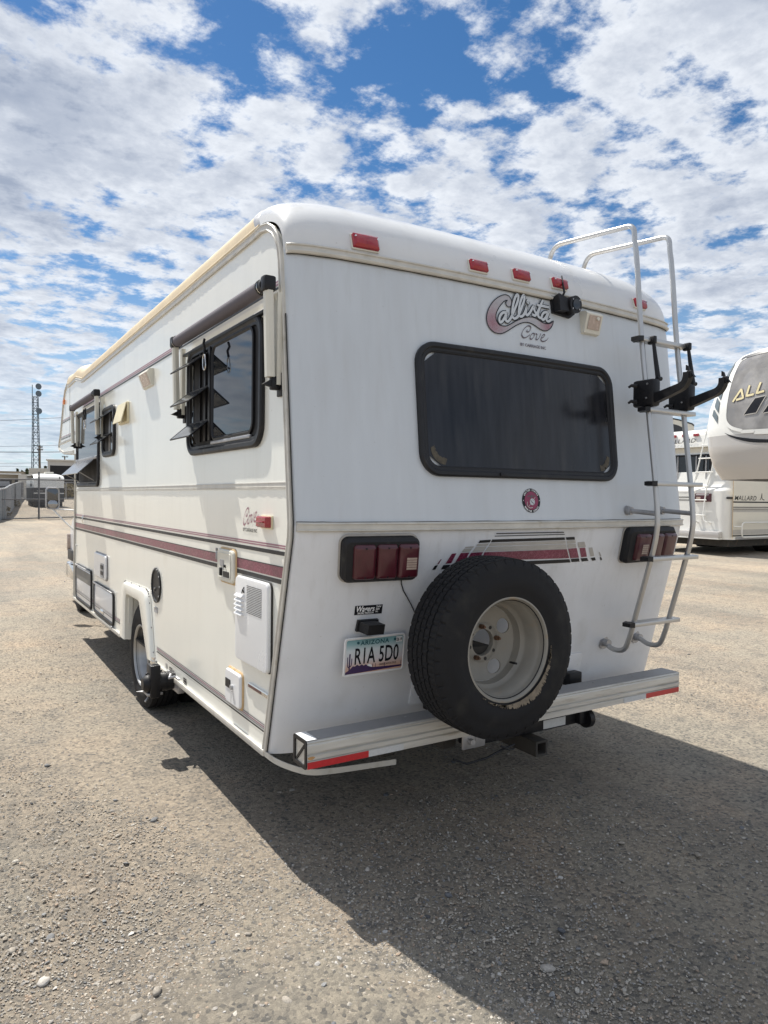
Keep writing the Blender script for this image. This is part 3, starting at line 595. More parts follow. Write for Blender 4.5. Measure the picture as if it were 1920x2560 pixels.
# front wall of the house below the cab-over, floor, lower skirts
MB().box((0.032, 5.40, .48), (W - .032, 5.43, 1.98)).build('front_bulkhead', MT['side'], MH)
m_ = MB(); m_.prism([(.26, .485), (5.40, .485), (5.40, .50), (.26, .50)], lambda a, b: (.032, a, b), lambda a, b: (W - .032, a, b)); m_.build('floor_pan', MT['under'], MH)

# trims ------------------------------------------------------------
def trim(name, m, path, w, t, mapf, parent=MH, hollow=True):
    """moulding of width w, thickness t laid along a path on a surface map; the cross-section has two raised lips"""
    P = [Vector(p) for p in path]; rows = []
    prof = [(-.5, 0), (-.5, .7), (-.40, 1), (-.30, 1), (-.24, .72), (.24, .72), (.30, 1), (.40, 1), (.5, .7), (.5, 0)] if hollow else [(-.5, 0), (-.5, .8), (-.38, 1), (.38, 1), (.5, .8), (.5, 0)]
    for i, p in enumerate(P):
        a, b = P[max(i - 1, 0)], P[min(i + 1, len(P) - 1)]; tt = (b - a).normalized(); nn = Vector((-tt.y, tt.x))
        rows.append([mapf(p.x + nn.x * q * w, p.y + nn.y * q * w, o * t) for q, o in prof])
    m_ = MB(); m_.grid(rows); n = len(prof)
    m_.f.append(tuple(range(n))); m_.f.append(tuple((len(rows) - 1) * n + k for k in range(n)))
    return m_.build(name, m, parent, ang=30)
XT = [x for x in XS if 0.004 <= x <= W - .004]
trim('belt_moulding', MT['trim'], [(x, 1.444) for x in XT], .036, .016, rs)
trim('cap_moulding', MT['trim'], [(x, 2.566) for x in XT], .042, .018, rs)
trim('belt_moulding', MT['trim'], [(y, 1.612 - .0025 * y) for y in np.linspace(.045, 5.42, 24)], .026, .005, sd)
trim('roof_gutter', MT['trim'], [(y, gut(y) - .022) for y in [.40, .8, 1.5, 2.8, 3.4, 3.9, 4.5, 5.0, 5.06, 5.44, 5.5, 5.9, 6.02]], .030, .010, sd)
for nm_, zf, b0, jit in (('gutter_drip_lip', lambda y: gut(y) - .037, .0095, .0022), ('belt_drip_lip', lambda y: 1.599 - .0025 * y, .0056, .0014)):
    m_ = MB(); rows = []; yy = .42 if b0 > .006 else .06; ph = 0
    while yy < (5.0 if b0 > .006 else 5.41):
        o = b0 + jit * (abs(math.sin(yy * 34 + 2.5 * math.sin(yy * 5.3))) - .6 + .5 * math.sin(yy * 9.1 + 3 * math.sin(yy * 2.2)) * .6); rows.append([(0, yy, zf(yy) - .004), (-o, yy, zf(yy) - .003), (-o, yy, zf(yy)), (0, yy, zf(yy) + .001)]); yy += .011
    m_.grid(rows); m_.build(nm_, MT['trim'], MH)
m_ = MB(); pts = [(.004, y, gut(y) + .006) for y in [.40, 1.5, 2.8, 3.9, 5.05, 5.45, 5.9, 6.03]]; m_.tube(pts, .010, 8); m_.build('roof_edge_bead', MT['cream'], MH)
edge = [(yc(z) + .020, z) for z in (.475, .56, .8, 1.1, 1.40, 1.46, 1.63, 2.0, 2.3, 2.53)] + [(.165, 2.585), (.190, 2.63), (.232, 2.672), (.29, 2.703), (.36, 2.716), (.42, 2.712)]
trim('corner_moulding', MT['trim'], edge, .036, .013, sd)
m_ = MB(); m_.tube([(-.004, y - .026, z - (.0 if z < 2.55 else .0)) for y, z in edge[:9]], .0026, 6); m_.build('corner_sealant', MT['seal'], MH)
m_ = MB(); ribbon(m_, [(x, 2.543 + .001 * math.sin(x * 37)) for x in XT], .004, rs, .0025); m_.build('cap_sealant', MT['seal'], MH)
m_ = MB(); ribbon(m_, [(x, 1.464 + .001 * math.sin(x * 23) + .0007 * math.sin(x * 71)) for x in XT], .0035, rs, .0025); m_.build('belt_sealant', MT['caulkdark'], MH)
trim('front_corner_moulding', MT['trim'], [(5.425, 1.97), (5.43, 1.4), (5.485, .48)], .034, .014, sd)
trim('cabover_moulding', MT['trim'], [(6.03, 2.76), (6.19, 2.71), (6.31, 2.60), (6.43, 2.41), (6.54, 2.24), (6.655, 2.145), (6.68, 2.10), (6.60, 2.065), (6.29, 2.018), (5.57, 2.0)], .026, .010, sd)
trim('cabover_moulding', MT['trim'], [(6.60, 2.135), (6.1, 2.14), (5.66, 2.142)], .022, .010, sd)
m_ = MB(); skirt = [(-.004, 5.49), (-.004, 3.16)]
for a, b in ((5.49, 3.18), (2.12, .27)):
    m_.box((-.016, b, .452), (.02, a, .480), .003)
m_.build('skirt_moulding', MT['trim'], MH)
m_ = MB(); pp = catmull([(-.010, .27, .466), (.004, .19, .456), (.05, .12, .440), (.12, .085, .420), (.22, .080, .408), (.38, .088, .394), (.55, .096, .380)], 5); rows = [[(p[0], p[1], p[2] - .012), (p[0], p[1], p[2] + .012), (p[0] + .004, p[1] + .004, p[2] + .012), (p[0] + .004, p[1] + .004, p[2] - .012), (p[0], p[1], p[2] - .012)] for p in pp]
m_.grid(rows); m_.build('loose_skirt_strip', MT['trim'], MH)

# stripes ------------------------------------------------------------
def stripe(name, m, z, w, y0, y1, slope=-.0034, off=.0022):
    if y0 < .3: y0 = yc(z) + .034
    m_ = MB(); m_.grid([[sd(y, z + slope * y - w / 2, off), sd(y, z + slope * y + w / 2, off)] for y in np.linspace(y0, y1, 12)]); return m_.build(name, m, MH)
for (nm, k, z, w) in (('rose_pinstripe', 'pink', 1.3625, .0065), ('rose_pinstripe', 'pink', 1.353, .006), ('black_stripe', 'blackline', 1.3315, .0165), ('maroon_stripe', 'maroon', 1.2525, .044), ('maroon_stripe_edge', 'blackline', 1.2765, .004), ('black_stripe', 'blackline', 1.2145, .019),
                      ('upper_pinstripe', 'pink', 2.4495, .007), ('upper_pinstripe', 'pink', 2.437, .008), ('upper_black_stripe', 'blackline', 2.4215, .011)):
    stripe(nm, MT[k], z, w, .042, 5.42 if z < 2 else 4.95)
for (nm, k, z, w) in (('skirt_pinstripe', 'greyline', .580, .005), ('skirt_pinstripe', 'pink', .571, .005), ('skirt_pinstripe', 'greyline', .562, .004), ('skirt_black_stripe', 'blackline', .550, .007)):
    stripe(nm, MT[k], z, w, .24, 2.10, 0.0); stripe(nm, MT[k], z, w, 3.17, 5.40, 0.0)
for z0 in (2.205, 2.39):
    for (k, dz, w) in (('pink', 0, .006), ('greyline', -.012, .006), ('blackline', -.026, .009)):
        stripe('cab_pinstripe', MT[k], z0 + dz, w, 5.30, 6.41 if z0 > 2.3 else 6.50, -.0)
m_ = MB().box((-.0015, 5.845, 2.15), (.001, 5.852, 2.70)); m_.build('panel_seam', MT['greyline'], MH)

# ------------------------------------------------------------------ side windows
FR = [(0, .001), (0, .016), (.008, .022), (.024, .022), (.034, .014), (.046, .014), (.050, .004)]
def jalousie(y0, y1, zs, deep=.10, drop=.072):
    for i, z in enumerate(zs):
        d = drop + .008 * i
        m_ = MB(); a = Vector((-.012, 0, z)); b = Vector((-.012 - deep, 0, z - d)); n = (b - a).normalized().cross(Vector((0, 1, 0))).normalized() * .0025
        vs = []
        for y in (y0, y1):
            vs += [(p.x, y, p.z) for p in (a + n, a - n, b - n, b + n)]
        m_.add(vs, [(0, 1, 2, 3), (7, 6, 5, 4), (0, 4, 5, 1), (1, 5, 6, 2), (2, 6, 7, 3), (3, 7, 4, 0)])
        p = m_.build('vent_pane', MT['vane'], MH)
        m_ = MB()
        m_.tube([(a.x, y0, a.z), (a.x, y1, a.z)], .006, 6); m_.tube([(a.x, y0, a.z), (b.x, y0, b.z)], .0045, 6); m_.tube([(a.x, y1, a.z), (b.x, y1, b.z)], .0045, 6); m_.tube([(b.x, y0, b.z), (b.x, y1, b.z)], .004, 6)
        m_.build('pane_rim', MT['black'], p)
# rear side window with three open vanes
m_ = MB(); panel(m_, sd, (.317, 1.779, 1.415, 2.362), .10, FR, cap=False); win = m_.build('side_window', MT['wframe'], MH)
m_ = MB(); fill(m_, rrect(.36, 1.82, 1.37, 2.32, .07), sd, .003); m_.build('window_interior', MT['dark'], win)
m_ = MB(); panel(m_, sd, (.425, 1.84, 1.005, 2.325), .06, [(0, .004), (0, .014), (.010, .016), (.018, .010), (.020, .008)], cap=False); m_.build('pane_frame', MT['black'], win)
m_ = MB(); panel(m_, sd, (.44, 1.855, .995, 2.312), .05, [(0, .0075), (0.001, .009)]); m_.build('pane', MT['glass'], win)
m_ = MB(); panel(m_, sd, (1.325, 1.845, 1.352, 2.31), .01, [(0, .004), (0.001, .008)]); m_.build('pane', MT['glass'], win)
for q_ in ((.020, 1.005, 1.035), (.016, 1.09, 1.115), (.014, 1.19, 1.20)): m_ = MB(); m_.box((-q_[0], q_[1], 1.845), (-.004, q_[2], 2.322), .0015); m_.build('mullion', MT['black'], win)
m_ = MB().box((-.020, .45, 1.822), (-.006, .99, 1.838), .003); m_.build('sill_strip', MT['steel'], win)
m_ = MB().tube([(-.012, 1.19, 1.93), (-.05, 1.22, 1.885), (-.018, 1.26, 1.84)], .006, 6); m_.build('crank_arm', MT['black'], win)
jalousie(1.04, 1.395, (2.298, 2.125, 1.952))
# middle kitchen window, tall with a flap
m_ = MB(); panel(m_, sd, (4.09, 1.622, 5.285, 2.36), .09, FR, cap=False); win = m_.build('side_window', MT['wframe'], MH)
m_ = MB(); fill(m_, rrect(4.13, 1.66, 5.245, 2.32, .06), sd, .003); m_.build('window_interior', MT['dark'], win)
m_ = MB(); panel(m_, sd, (4.14, 1.90, 5.235, 2.318), .05, [(0, .0075), (0.001, .010)]); m_.build('pane', MT['glass'], win)
m_ = MB().box((-.030, 4.13, 1.872), (-.006, 5.245, 1.898), .004); m_.build('cross_rail', MT['steel'], win)
m_ = MB(); a0, b0 = Vector((-.028, 0, 1.872)), Vector((-.168, 0, 1.738)); n = Vector((-.69, 0, .72)) * .003
m_.add([(p.x, y, p.z) for y in (4.20, 5.20) for p in (a0 + n, a0 - n, b0 - n, b0 + n)], [(0, 1, 2, 3), (7, 6, 5, 4), (0, 4, 5, 1), (1, 5, 6, 2), (2, 6, 7, 3), (3, 7, 4, 0)])
m_.build('flap_pane', mat('flap_glass', (0.10, 0.10, 0.11), 0.15, var=.05, scale=4), win)
for q_ in ((4.26, 4.24), (5.1, 5.14)): m_ = MB(); m_.tube([(-.02, q_[0], 1.68), (-.15, q_[1], 1.755)], .005, 6); m_.build('flap_stay', MT['steel'], win)
# small window between them with two vanes
m_ = MB(); panel(m_, sd, (3.411, 1.870, 3.922, 2.284), .09, FR, cap=False); win = m_.build('side_window', MT['wframe'], MH)
m_ = MB(); fill(m_, rrect(3.45, 1.91, 3.885, 2.245, .06), sd, .003); m_.build('window_interior', MT['dark'], win)
for q_ in ((3.60, 3.618), (3.47, 3.482)): m_ = MB(); m_.box((-.016, q_[0], 1.91), (-.005, q_[1], 2.245), .002); m_.build('mullion', MT['steel'], win)
m_ = MB(); panel(m_, sd, (3.485, 1.92, 3.595, 2.24), .02, [(0, .006), (0.001, .009)]); m_.build('pane', MT['glass'], win)
jalousie(3.50, 3.885, (2.232, 2.055), deep=.105, drop=.075)

# ------------------------------------------------------------------ window awnings
def awning(ya, yb, ztop, zb):
    rx, rz = -.066, ztop - .030
    root = MB().cyl((rx, ya + .05, rz), (rx, yb - .05, rz), .030, 26)
    r = root.build('window_awning', MT['fabric'], MH)
    for y, h_, rr__, nm_, k_ in ((.055, .006, .0325, 'hem_seam', 'black'), (.030, .012, .027, 'roller_end', 'black'), (.045, .003, .031, 'roller_ring', 'chrome')):
        for yy in (ya + y, yb - y): m_ = MB(); m_.cyl((rx, yy - h_, rz), (rx, yy + h_, rz), rr__, 26); m_.build(nm_, MT[k_], r)
    m_ = MB().box((-.026, ya + .02, ztop - .105), (-.003, yb - .02, ztop - .092), .002); m_.build('wall_rail', MT['blackline'], r)
    m_ = MB().box((-.018, ya + .02, ztop - .0915), (-.003, yb - .02, ztop - .084), .002); m_.build('wall_rail', MT['letter'], r)
    for y in (ya, yb):
        m_ = MB()
        pf = [(-.021, -.008), (-.012, -.018), (.012, -.018), (.021, -.008), (.021, .012), (-.021, .012)]
        m_.prism([(p, q) for p, q in pf], lambda p, q: (-.052 + q, y + p, zb + .03), lambda p, q: (-.062 + q, y + p, ztop - .055)); m_.build('arm', MT['arm'], r)
        m_ = MB(); m_.prism([(-.022, -.006), (.022, -.006), (.022, .014), (-.022, .014)], lambda p, q: (-.024 + q, y + p, zb), lambda p, q: (-.024 + q, y + p, ztop - .06)); m_.build('arm_channel', MT['arm'], r)
        m_ = MB().box((-.090, y - .025, ztop - .058), (-.036, y + .025, ztop + .004), .011); m_.build('arm_cap', MT['black'], r)
        m_ = MB().box((-.014, y - .030, zb - .045), (-.001, y + .022, zb + .05), .004); m_.box((-.050, y - .014, zb - .02), (-.012, y + .016, zb + .035), .006)
        m_.prism([(0, 0), (.035, .02), (.035, -.008)], lambda p, q: (-.085 + p, y - .012, zb - .0 + q), lambda p, q: (-.085 + p, y + .012, zb + q)); m_.build('arm_bracket', MT['black'], r)
awning(.140, 1.485, 2.445, 2.015)
awning(3.90, 5.235, 2.445, 2.035)
# snap hooks hanging from the awning straps: things of their own
def snap_hook(y, z, x, label, strap, tilt=0.0, s=1.0):
    t = thing('snap_hook', label, 'carabiner', (x, y, z), 'snap hooks hanging from the window awnings')
    m_ = MB(); pts = [(.0, 0), (.014, -.012), (.017, -.045), (.008, -.062), (-.008, -.062), (-.017, -.045), (-.010, -.010), (.0, 0)]
    pts = [(x, y + (p[0] + p[1] * tilt) * s, z + p[1] * s) for p in catmull(pts, 4)]
    m_.tube(pts, .0032, 6); m_.build('hook', MT['chrome'], t)
    m_ = MB(); m_.tube([(x, y, z), (x + .004, y + .006, z + strap * .4), (x - .004, y - .002, z + strap * .7), (x + .002, y + .002, z + strap)], .0065, 7); m_.build('strap', MT['black'], t)
snap_hook(.935, 2.265, -.072, 'steel snap hook on a black strap below the rear window awning', .075, 0.1, 1.25)
snap_hook(4.48, 2.235, -.072, 'steel snap hook under the awning near the cab, leaning to the left', .10, .22, 1.3)
snap_hook(4.40, 2.235, -.070, 'steel snap hook under the awning near the cab, hanging at the right', .10, -.12, 1.3)

# ------------------------------------------------------------------ fittings on the side wall
# refrigerator vent flap
m_ = MB(); panel(m_, sd, (2.935, 2.095, 3.254, 2.25), .01, [(0, .001), (0, .014), (.012, .016), (.02, .006)]); v = m_.build('wall_vent', MT['beige'], MH)
m_ = MB(); a0, b0 = Vector((-.018, 0, 2.245)), Vector((-.056, 0, 2.100)); n = Vector((-.97, 0, .25)) * .003
m_.add([(p.x, y, p.z) for y in (2.95, 3.245) for p in (a0 + n, a0 - n, b0 - n, b0 + n)], [(0, 1, 2, 3), (7, 6, 5, 4), (0, 4, 5, 1), (1, 5, 6, 2), (2, 6, 7, 3), (3, 7, 4, 0)]); m_.build('vent_flap', MT['beige'], v)
# porch light wedge
m_ = MB(); m_.prism([(0, 2.39), (.030, 2.385), (.046, 2.365), (.012, 2.278), (0, 2.275)], lambda p, q: (-p, 2.215, q), lambda p, q: (-p, 2.46, q)); v = m_.build('side_light', MT['offwhite'], MH)
m_ = MB(); m_.add([(-.0475, 2.24, 2.362), (-.0475, 2.43, 2.362), (-.0165, 2.43, 2.285), (-.0165, 2.24, 2.285)], [(0, 1, 2, 3)]); m_.build('light_lens', MT['clear'], v)
# red side marker lamp
m_ = MB(); panel(m_, sd, (.215, 1.425, .338, 1.482), .004, [(0, .001), (0, .006), (.006, .008)]); v = m_.build('side_marker', MT['beige'], MH)
m_ = MB(); panel(m_, sd, (.222, 1.431, .332, 1.478), .006, [(0, .007), (0, .028), (.006, .033)]); m_.box((-.042, .24, 1.452), (-.03, .315, 1.458), .002); m_.build('marker_lens', MT['red'], v)
# lettering beside it
def side_text(s, size, y, z, m, name, sx=1.0, bold=0.0, shear=0.0):
    return text(s, size, lambda a, b, o: (-o, y - a, z + b), m, MH, name, off=.0025, sx=sx, bold=bold, shear=shear)
side_text('BY CARRIAGE INC', .0215, .563, 1.4025, MT['ink'], 'maker_lettering', sx=.98, bold=.0004)
cx0, cz0 = 1.16, 2.329; sc = .185 / (1.3337 - 1.16)
def cove_side(a, b, off): return Vector((-off, .560 - (a - cx0) * sc * 1.0, 1.427 + (b - cz0) * sc * 1.05 + (a - cx0) * .18))
m_ = MB()
for p in COVE: ribbon(m_, catmull(p, 6), .003, cove_side, .0025, nib=(0.9, .0026, .0085))
m_.build('cove_lettering', MT['pink'], MH)
# water inlet door, upper
def hatch(name, rect, r, m, ring, prof=((0, .001), (0, .014), (.006, .020), (.012, .020))):
    y0, z0, y1, z1 = rect
    m_ = MB(); panel(m_, sd, (y0 - .008, z0 - .009, y1 + .008, z1 + .009), r + .008, [(0, .0005), (.0, .004), (.006, .008), (.012, .006)], cap=False); v = m_.build(name, ring, MH)
    m_ = MB(); panel(m_, sd, rect, r, list(prof)); d = m_.build('door', m, v); return v, d
v, d = hatch('fuel_hatch', (.645, 1.147, .872, 1.303), .028, MT['offwhite'], MT['caulk'])
m_ = MB(); panel(m_, sd, (.672, 1.165, .848, 1.288), .016, [(0, .021), (.002, .0235), (.004, .0225)]); m_.build('door_panel', MT['offwhite'], v)
m_ = MB().box((-.0255, .69, 1.172), (-.0225, .765, 1.200)); m_.build('label_plate', MT['ink'], v)
m_ = MB().box((-.0255, .765, 1.222), (-.0225, .815, 1.252)); m_.build('label_plate', MT['steel'], v)
m_ = MB().box((-.034, .785, 1.175), (-.0225, .803, 1.215), .004); m_.cyl((-.022, .74, 1.225), (-.032, .74, 1.225), .007, 10); m_.build('latch', MT['black'], v)
m_ = MB().box((-.020, .882, 1.245), (-.001, .897, 1.285), .004); m_.cyl((-.012, .89, 1.295), (-.020, .89, 1.295), .008, 8); m_.build('hinge', MT['steel'], v)
# water heater door with grille and louvres
m_ = MB(); panel(m_, sd, (.208, .812, .600, 1.200), .030, [(0, .0005), (0, .006), (.003, .009)], cap=False); v = m_.build('heater_door', MT['seal'], MH)
m_ = MB(); panel(m_, sd, (.212, .815, .598, 1.198), .030, [(0, .006), (0, .020), (.004, .025), (.012, .026)]); m_.build('door', MT['white'], v)
m_ = MB(); 
for i in range(17):
    z = 1.044 + i * .0074; m_.add([(-.0272, .272, z), (-.0272, .446, z), (-.0272, .446, z + .0042), (-.0272, .272, z + .0042)], [(0, 1, 2, 3)])
g = m_.build('grille_slots', MT['dark'], v)
m_ = MB()
for k in range(17): y = .272 + (k + .5) * .174 / 17; m_.add([(-.0276, y - .0012, 1.042), (-.0276, y + .0012, 1.042), (-.0276, y + .0012, 1.168), (-.0276, y - .0012, 1.168)], [(0, 1, 2, 3)])
m_.build('grille_bars', MT['white'], v)
for i in range(5):
    z = 1.118 - i * .0205
    m_ = MB(); m_.prism([(0, 0), (.012, -.008), (.013, -.012), (0, -.012)], lambda p, q: (-.026 - p, .487, z + q), lambda p, q: (-.026 - p, .578, z + q)); m_.build('louvre', MT['white'], v)
m_ = MB().tube([(-.026, .478, 1.155), (-.032, .482, 1.143), (-.029, .50, 1.125)], .0025, 6); m_.tube([(-.03, .482, 1.143), (-.028, .478, 1.128)], .0025, 6); m_.build('latch_wire', MT['ink'], v)
# outlet hatch, lower
v, d = hatch('water_hatch', (.545, .578, .742, .738), .022, MT['white'], MT['caulk'])
m_ = MB().box((-.0235, .665, .652), (-.0195, .728, .692)); m_.build('label_plate', MT['ink'], v)
m_ = MB().cyl((-.019, .640, .664), (-.030, .640, .664), .012, 14); m_.build('latch', MT['steel'], v)
m_ = MB(); ribbon(m_, [(.655, .588), (.650, .64), (.635, .645), (.605, .588)], .003, sd, .0215); m_.build('door_groove', MT['greyline'], v)
# reflector strip
m_ = MB(); panel(m_, sd, (.234, .706, .464, .726), .003, [(0, .001), (0, .010), (.003, .012)]); v = m_.build('reflector_strip', MT['chrome'], MH)
m_ = MB(); m_.add([(-.0125, .30, .710), (-.0125, .455, .710), (-.0125, .455, .722), (-.0125, .30, .722)], [(0, 1, 2, 3)]); m_.build('reflector', MT['dred'], v)
# round vent
m_ = MB(); lathe(m_, [(.113, .0005), (.113, .010), (.101, .012), (.095, .0045), (.06, .003), (.0, .0025)], (0, 2.113, .977), (-1, 0, 0), 32); v = m_.build('round_vent', MT['black'], MH)
m_ = MB()
for k in range(10): a = 2 * PI * k / 10; m_.cyl((-.008, 2.113 + .106 * math.cos(a), .977 + .106 * math.sin(a)), (-.013, 2.113 + .106 * math.cos(a), .977 + .106 * math.sin(a)), .006, 8)
m_.build('screw_ring', MT['steel'], v)
m_ = MB().tube([(-.004, 2.16, .93), (-.012, 2.13, .955), (-.014, 2.10, .962)], .004, 6); m_.build('vent_clip', MT['steel'], v)
m_ = MB(); panel(m_, sd, (2.083, .797, 2.161, .833), .004, [(0, .0005), (.001, .004), (.008, .004), (.01, .003)]); m_.build('data_plate', MT['steel'], MH)
# electric cord hatch
v, d = hatch('cord_hatch', (3.725, .832, 4.258, 1.038), .035, MT['white'], MT['greyline'])
m_ = MB(); panel(m_, sd, (3.79, .845, 3.92, .965), .01, [(0, .021), (.001, .025), (.02, .022)]); m_.build('latch', MT['steel'], v)
m_ = MB().box((-.027, 3.80, .87), (-.024, 3.91, .90)); m_.box((-.027, 3.80, .92), (-.024, 3.91, .95)); m_.build('label_plate', MT['ink'], v)
# the two baggage doors
def baggage(rect, top=None):
    m_ = MB(); panel(m_, sd, rect, .05, [(0, .0005), (0, .014), (.010, .018), (.022, .016), (.030, .006)], cap=False); v = m_.build('baggage_door', MT['wframe'], MH)
    y0, z0, y1, z1 = rect
    m_ = MB(); panel(m_, sd, (y0 + .028, z0 + .028, y1 - .028, z1 - .028), .03, [(0, .004), (0, .008), (.003, .010)]); m_.build('door', MT['white'], v)
    for (k, z, w) in (('greyline', .580, .004), ('greyline', .571, .004), ('blackline', .556, .006)):
        m_ = MB(); m_.add([(-.0112, y0 + .035, z - w / 2), (-.0112, y1 - .035, z - w / 2), (-.0112, y1 - .035, z + w / 2), (-.0112, y0 + .035, z + w / 2)], [(0, 1, 2, 3)]); m_.build('door_pinstripe', MT[k], v)
    m_ = MB().box((-.026, y0 + .02, z1 - .018), (-.016, y1 - .02, z1 - .004), .003); m_.build('hinge_rail', MT['steel'], v)
    return v
v = baggage((4.432, .484, 5.325, .846))
m_ = MB(); fill(m_, rrect(4.47, .70, 5.29, .81, .01), sd, .0125); m_.build('weathered_strip', mat('weathered_grey', (.20, .19, .17), .6, var=.2, scale=8), v)
m_ = MB().box((-.022, 4.452, .498), (-.010, 4.49, .512), .003); m_.build('latch', MT['black'], v)
v = baggage((3.428, .492, 4.302, .772))
m_ = MB(); panel(m_, sd, (3.83, .53, 3.95, .566), .006, [(0, .010), (0, .016), (.01, .022), (.02, .020)]); m_.build('latch', MT['chrome'], v)
m_ = MB().box((-.020, 3.46, .475), (-.006, 3.50, .492), .003); m_.box((-.020, 3.13, .475), (-.006, 3.16, .49), .003); m_.build('catch', MT['steel'], v)
m_ = MB().box((-.016, 5.31, 1.02), (-.002, 5.345, 1.03), .002); m_.build('wall_hook', MT['steel'], MH)
m_ = MB(); 
for yy, w_ in ((.0, .010), (.018, .010)):
    m_.tube([(-.004, 4.905 + yy, 1.345), (-.014, 4.905 + yy, 1.33), (-.014, 4.905 + yy, 1.285), (-.004, 4.905 + yy, 1.27)], .004, 6)
m_.build('hanging_hook', MT['chrome'], MH)
# wheel arch flare
outer = [(3.17, .478), (3.095, .86), (3.055, .905), (3.0, .918), (2.36, .930), (2.295, .918), (2.262, .875), (2.135, .478)]
inner = [(2.95, .478), (2.93, .785), (2.905, .818), (2.87, .828), (2.53, .826), (2.49, .812), (2.462, .775), (2.245, .478)]
m_ = MB()
def mid(t): return [(a[0] + (b[0] - a[0]) * t, a[1] + (b[1] - a[1]) * t) for a, b in zip(outer, inner)]
rows = [[sd(a, b, o) for a, b in mid(t)] for t, o in ((0, .001), (.0, .005), (.10, .006), (.12, .012), (.20, .024), (.30, .027), (.93, .030), (1.0, .024), (1.0, -.10))]
m_.grid(rows); fl = m_.build('wheel_arch_flare', MT['side'], MH, ang=45)
m_ = MB()
for t0 in np.linspace(0.02, .98, 18):
    k = t0 * (len(outer) - 1); i = min(int(k), len(outer) - 2); q = mid(.07); a = q[i]; b = q[i + 1]; f_ = k - i; y, z = a[0] + (b[0] - a[0]) * f_, a[1] + (b[1] - a[1]) * f_
    m_.cyl((-.006, y, z), (-.0105, y, z), .005, 6)
m_.build('flare_screws', MT['greyline'], fl)
m_ = MB(); m_.box((.10, 2.0, .86), (.75, 3.3, .88)); m_.box((.72, 2.0, .45), (.75, 3.3, .86)); m_.box((.10, 3.27, .45), (.72, 3.30, .86)); m_.box((.10, 2.0, .45), (.72, 2.03, .86)); m_.build('wheel_well', MT['dark'], MH)
# warning labels on the skirt
for (y0, z0, y1, z1, k) in ((1.845, .488, 1.885, .52, 'steel'), (1.735, .494, 1.80, .516, 'ink'), (1.44, .484, 1.50, .516, 'ink')):
    m_ = MB(); fill(m_, [(y0, z0), (y1, z0), (y1, z1), (y0, z1)], sd, .002); l_ = m_.build('skirt_label', MT[k], MH)
    m_ = MB(); ribbon(m_, [(y0 + .006, z1 - .008), (y1 - .006, z1 - .008)], .004, sd, .0026); ribbon(m_, [(y0 + .006, z0 + .008), (y1 - .006, z0 + .008)], .004, sd, .0026); m_.build('label_print', MT['palegrey'], l_)
# amber marker high on the cab-over
m_ = MB(); panel(m_, sd, (6.20, 2.565, 6.28, 2.615), .008, [(0, .001), (0, .014), (.008, .020)]); m_.build('amber_marker', MT['amber'], MH)
# ------------------------------------------------------------------ rear wall fittings
m_ = MB(); panel(m_, rs, (.547, 1.658, 1.772, 2.244), .10, [(0, .001), (0, .016), (.007, .022), (.020, .022), (.027, .015), (.036, .014), (.040, .004)], cap=False, dense=.10, n=8)
win = m_.build('rear_window', MT['wframe'], MH)
m_ = MB(); rect = (.583, 1.694, 1.737, 2.208)
zs = np.linspace(0, 1, 7)
lo = []
for t in np.linspace(0, 1, 15):
    row = []
    x = rect[0] + (rect[2] - rect[0]) * t; r = .06; d = min(x - rect[0], rect[2] - x); k = r - math.sqrt(max(0, r * r - (r - d) ** 2)) if d < r else 0
    for s_ in zs: row.append(rs(x, rect[1] + k + (rect[3] - rect[1] - 2 * k) * s_, .007))
    lo.append(row)
m_.grid(lo); m_.build('pane', MT['rglass'], win)
m_ = MB(); panel(m_, rs, (.580, 1.691, 1.740, 2.211), .068, [(0, .003), (0, .013), (.008, .012), (.012, .0075)], cap=False, dense=.1); m_.build('pane_seal', MT['rubber'], win)
mdirt = mat('window_dirt', (0.085, 0.074, 0.055), 0.8, var=.4, scale=60)
for cx_, s_ in ((.60, 1), (1.72, -1)):
    m_ = MB(); o_ = []; i_ = []
    for k in range(13):
        a = PI + PI / 2 * k / 12; j = random.uniform(-.009, .006)
        o_.append(rs(cx_ + s_ * (.075 + .072 * math.cos(a)), 1.781 + .072 * math.sin(a), .0085)); i_.append(rs(cx_ + s_ * (.088 + .060 * math.cos(a) + j), 1.791 + (.060 + j) * math.sin(a), .0082))
    m_.grid([o_, i_]); m_.build('dirt_streak', mdirt, win)
m_ = MB(); panel(m_, rs, (.96, 1.664, 1.0, 1.682), .004, [(0, .024), (0, .029), (.003, .030)]); m_.build('drain_cover', MT['black'], win)
# clearance lamps on the cap
for (x, z, w, h) in ((.337, 2.632, .120, .058), (.920, 2.630, .100, .046), (1.180, 2.632, .100, .046), (1.437, 2.635, .100, .046), (2.085, 2.642, .100, .046)):
    m_ = MB(); panel(m_, rs, (x - w / 2 - .004, z - h / 2 - .005, x + w / 2 + .004, z + h / 2 + .005), .005, [(0, -.002), (0, .008), (.003, .010)]); v = m_.build('clearance_lamp', MT['offwhite'], MH)
    m_ = MB(); panel(m_, rs, (x - w / 2, z - h / 2, x + w / 2, z + h / 2), .004, [(0, .008), (.002, .022), (.012, .030)]); l_ = m_.build('lamp_lens', MT['red'], v)
    m_ = MB(); 
    for q in (-1, 1): p = rs(x + q * w * .42, z + h * .18, .026); p2 = rs(x + q * w * .42, z + h * .18, .031); m_.cyl(p, p2, .004, 8)
    m_.build('lens_screws', MT['chrome'], l_)
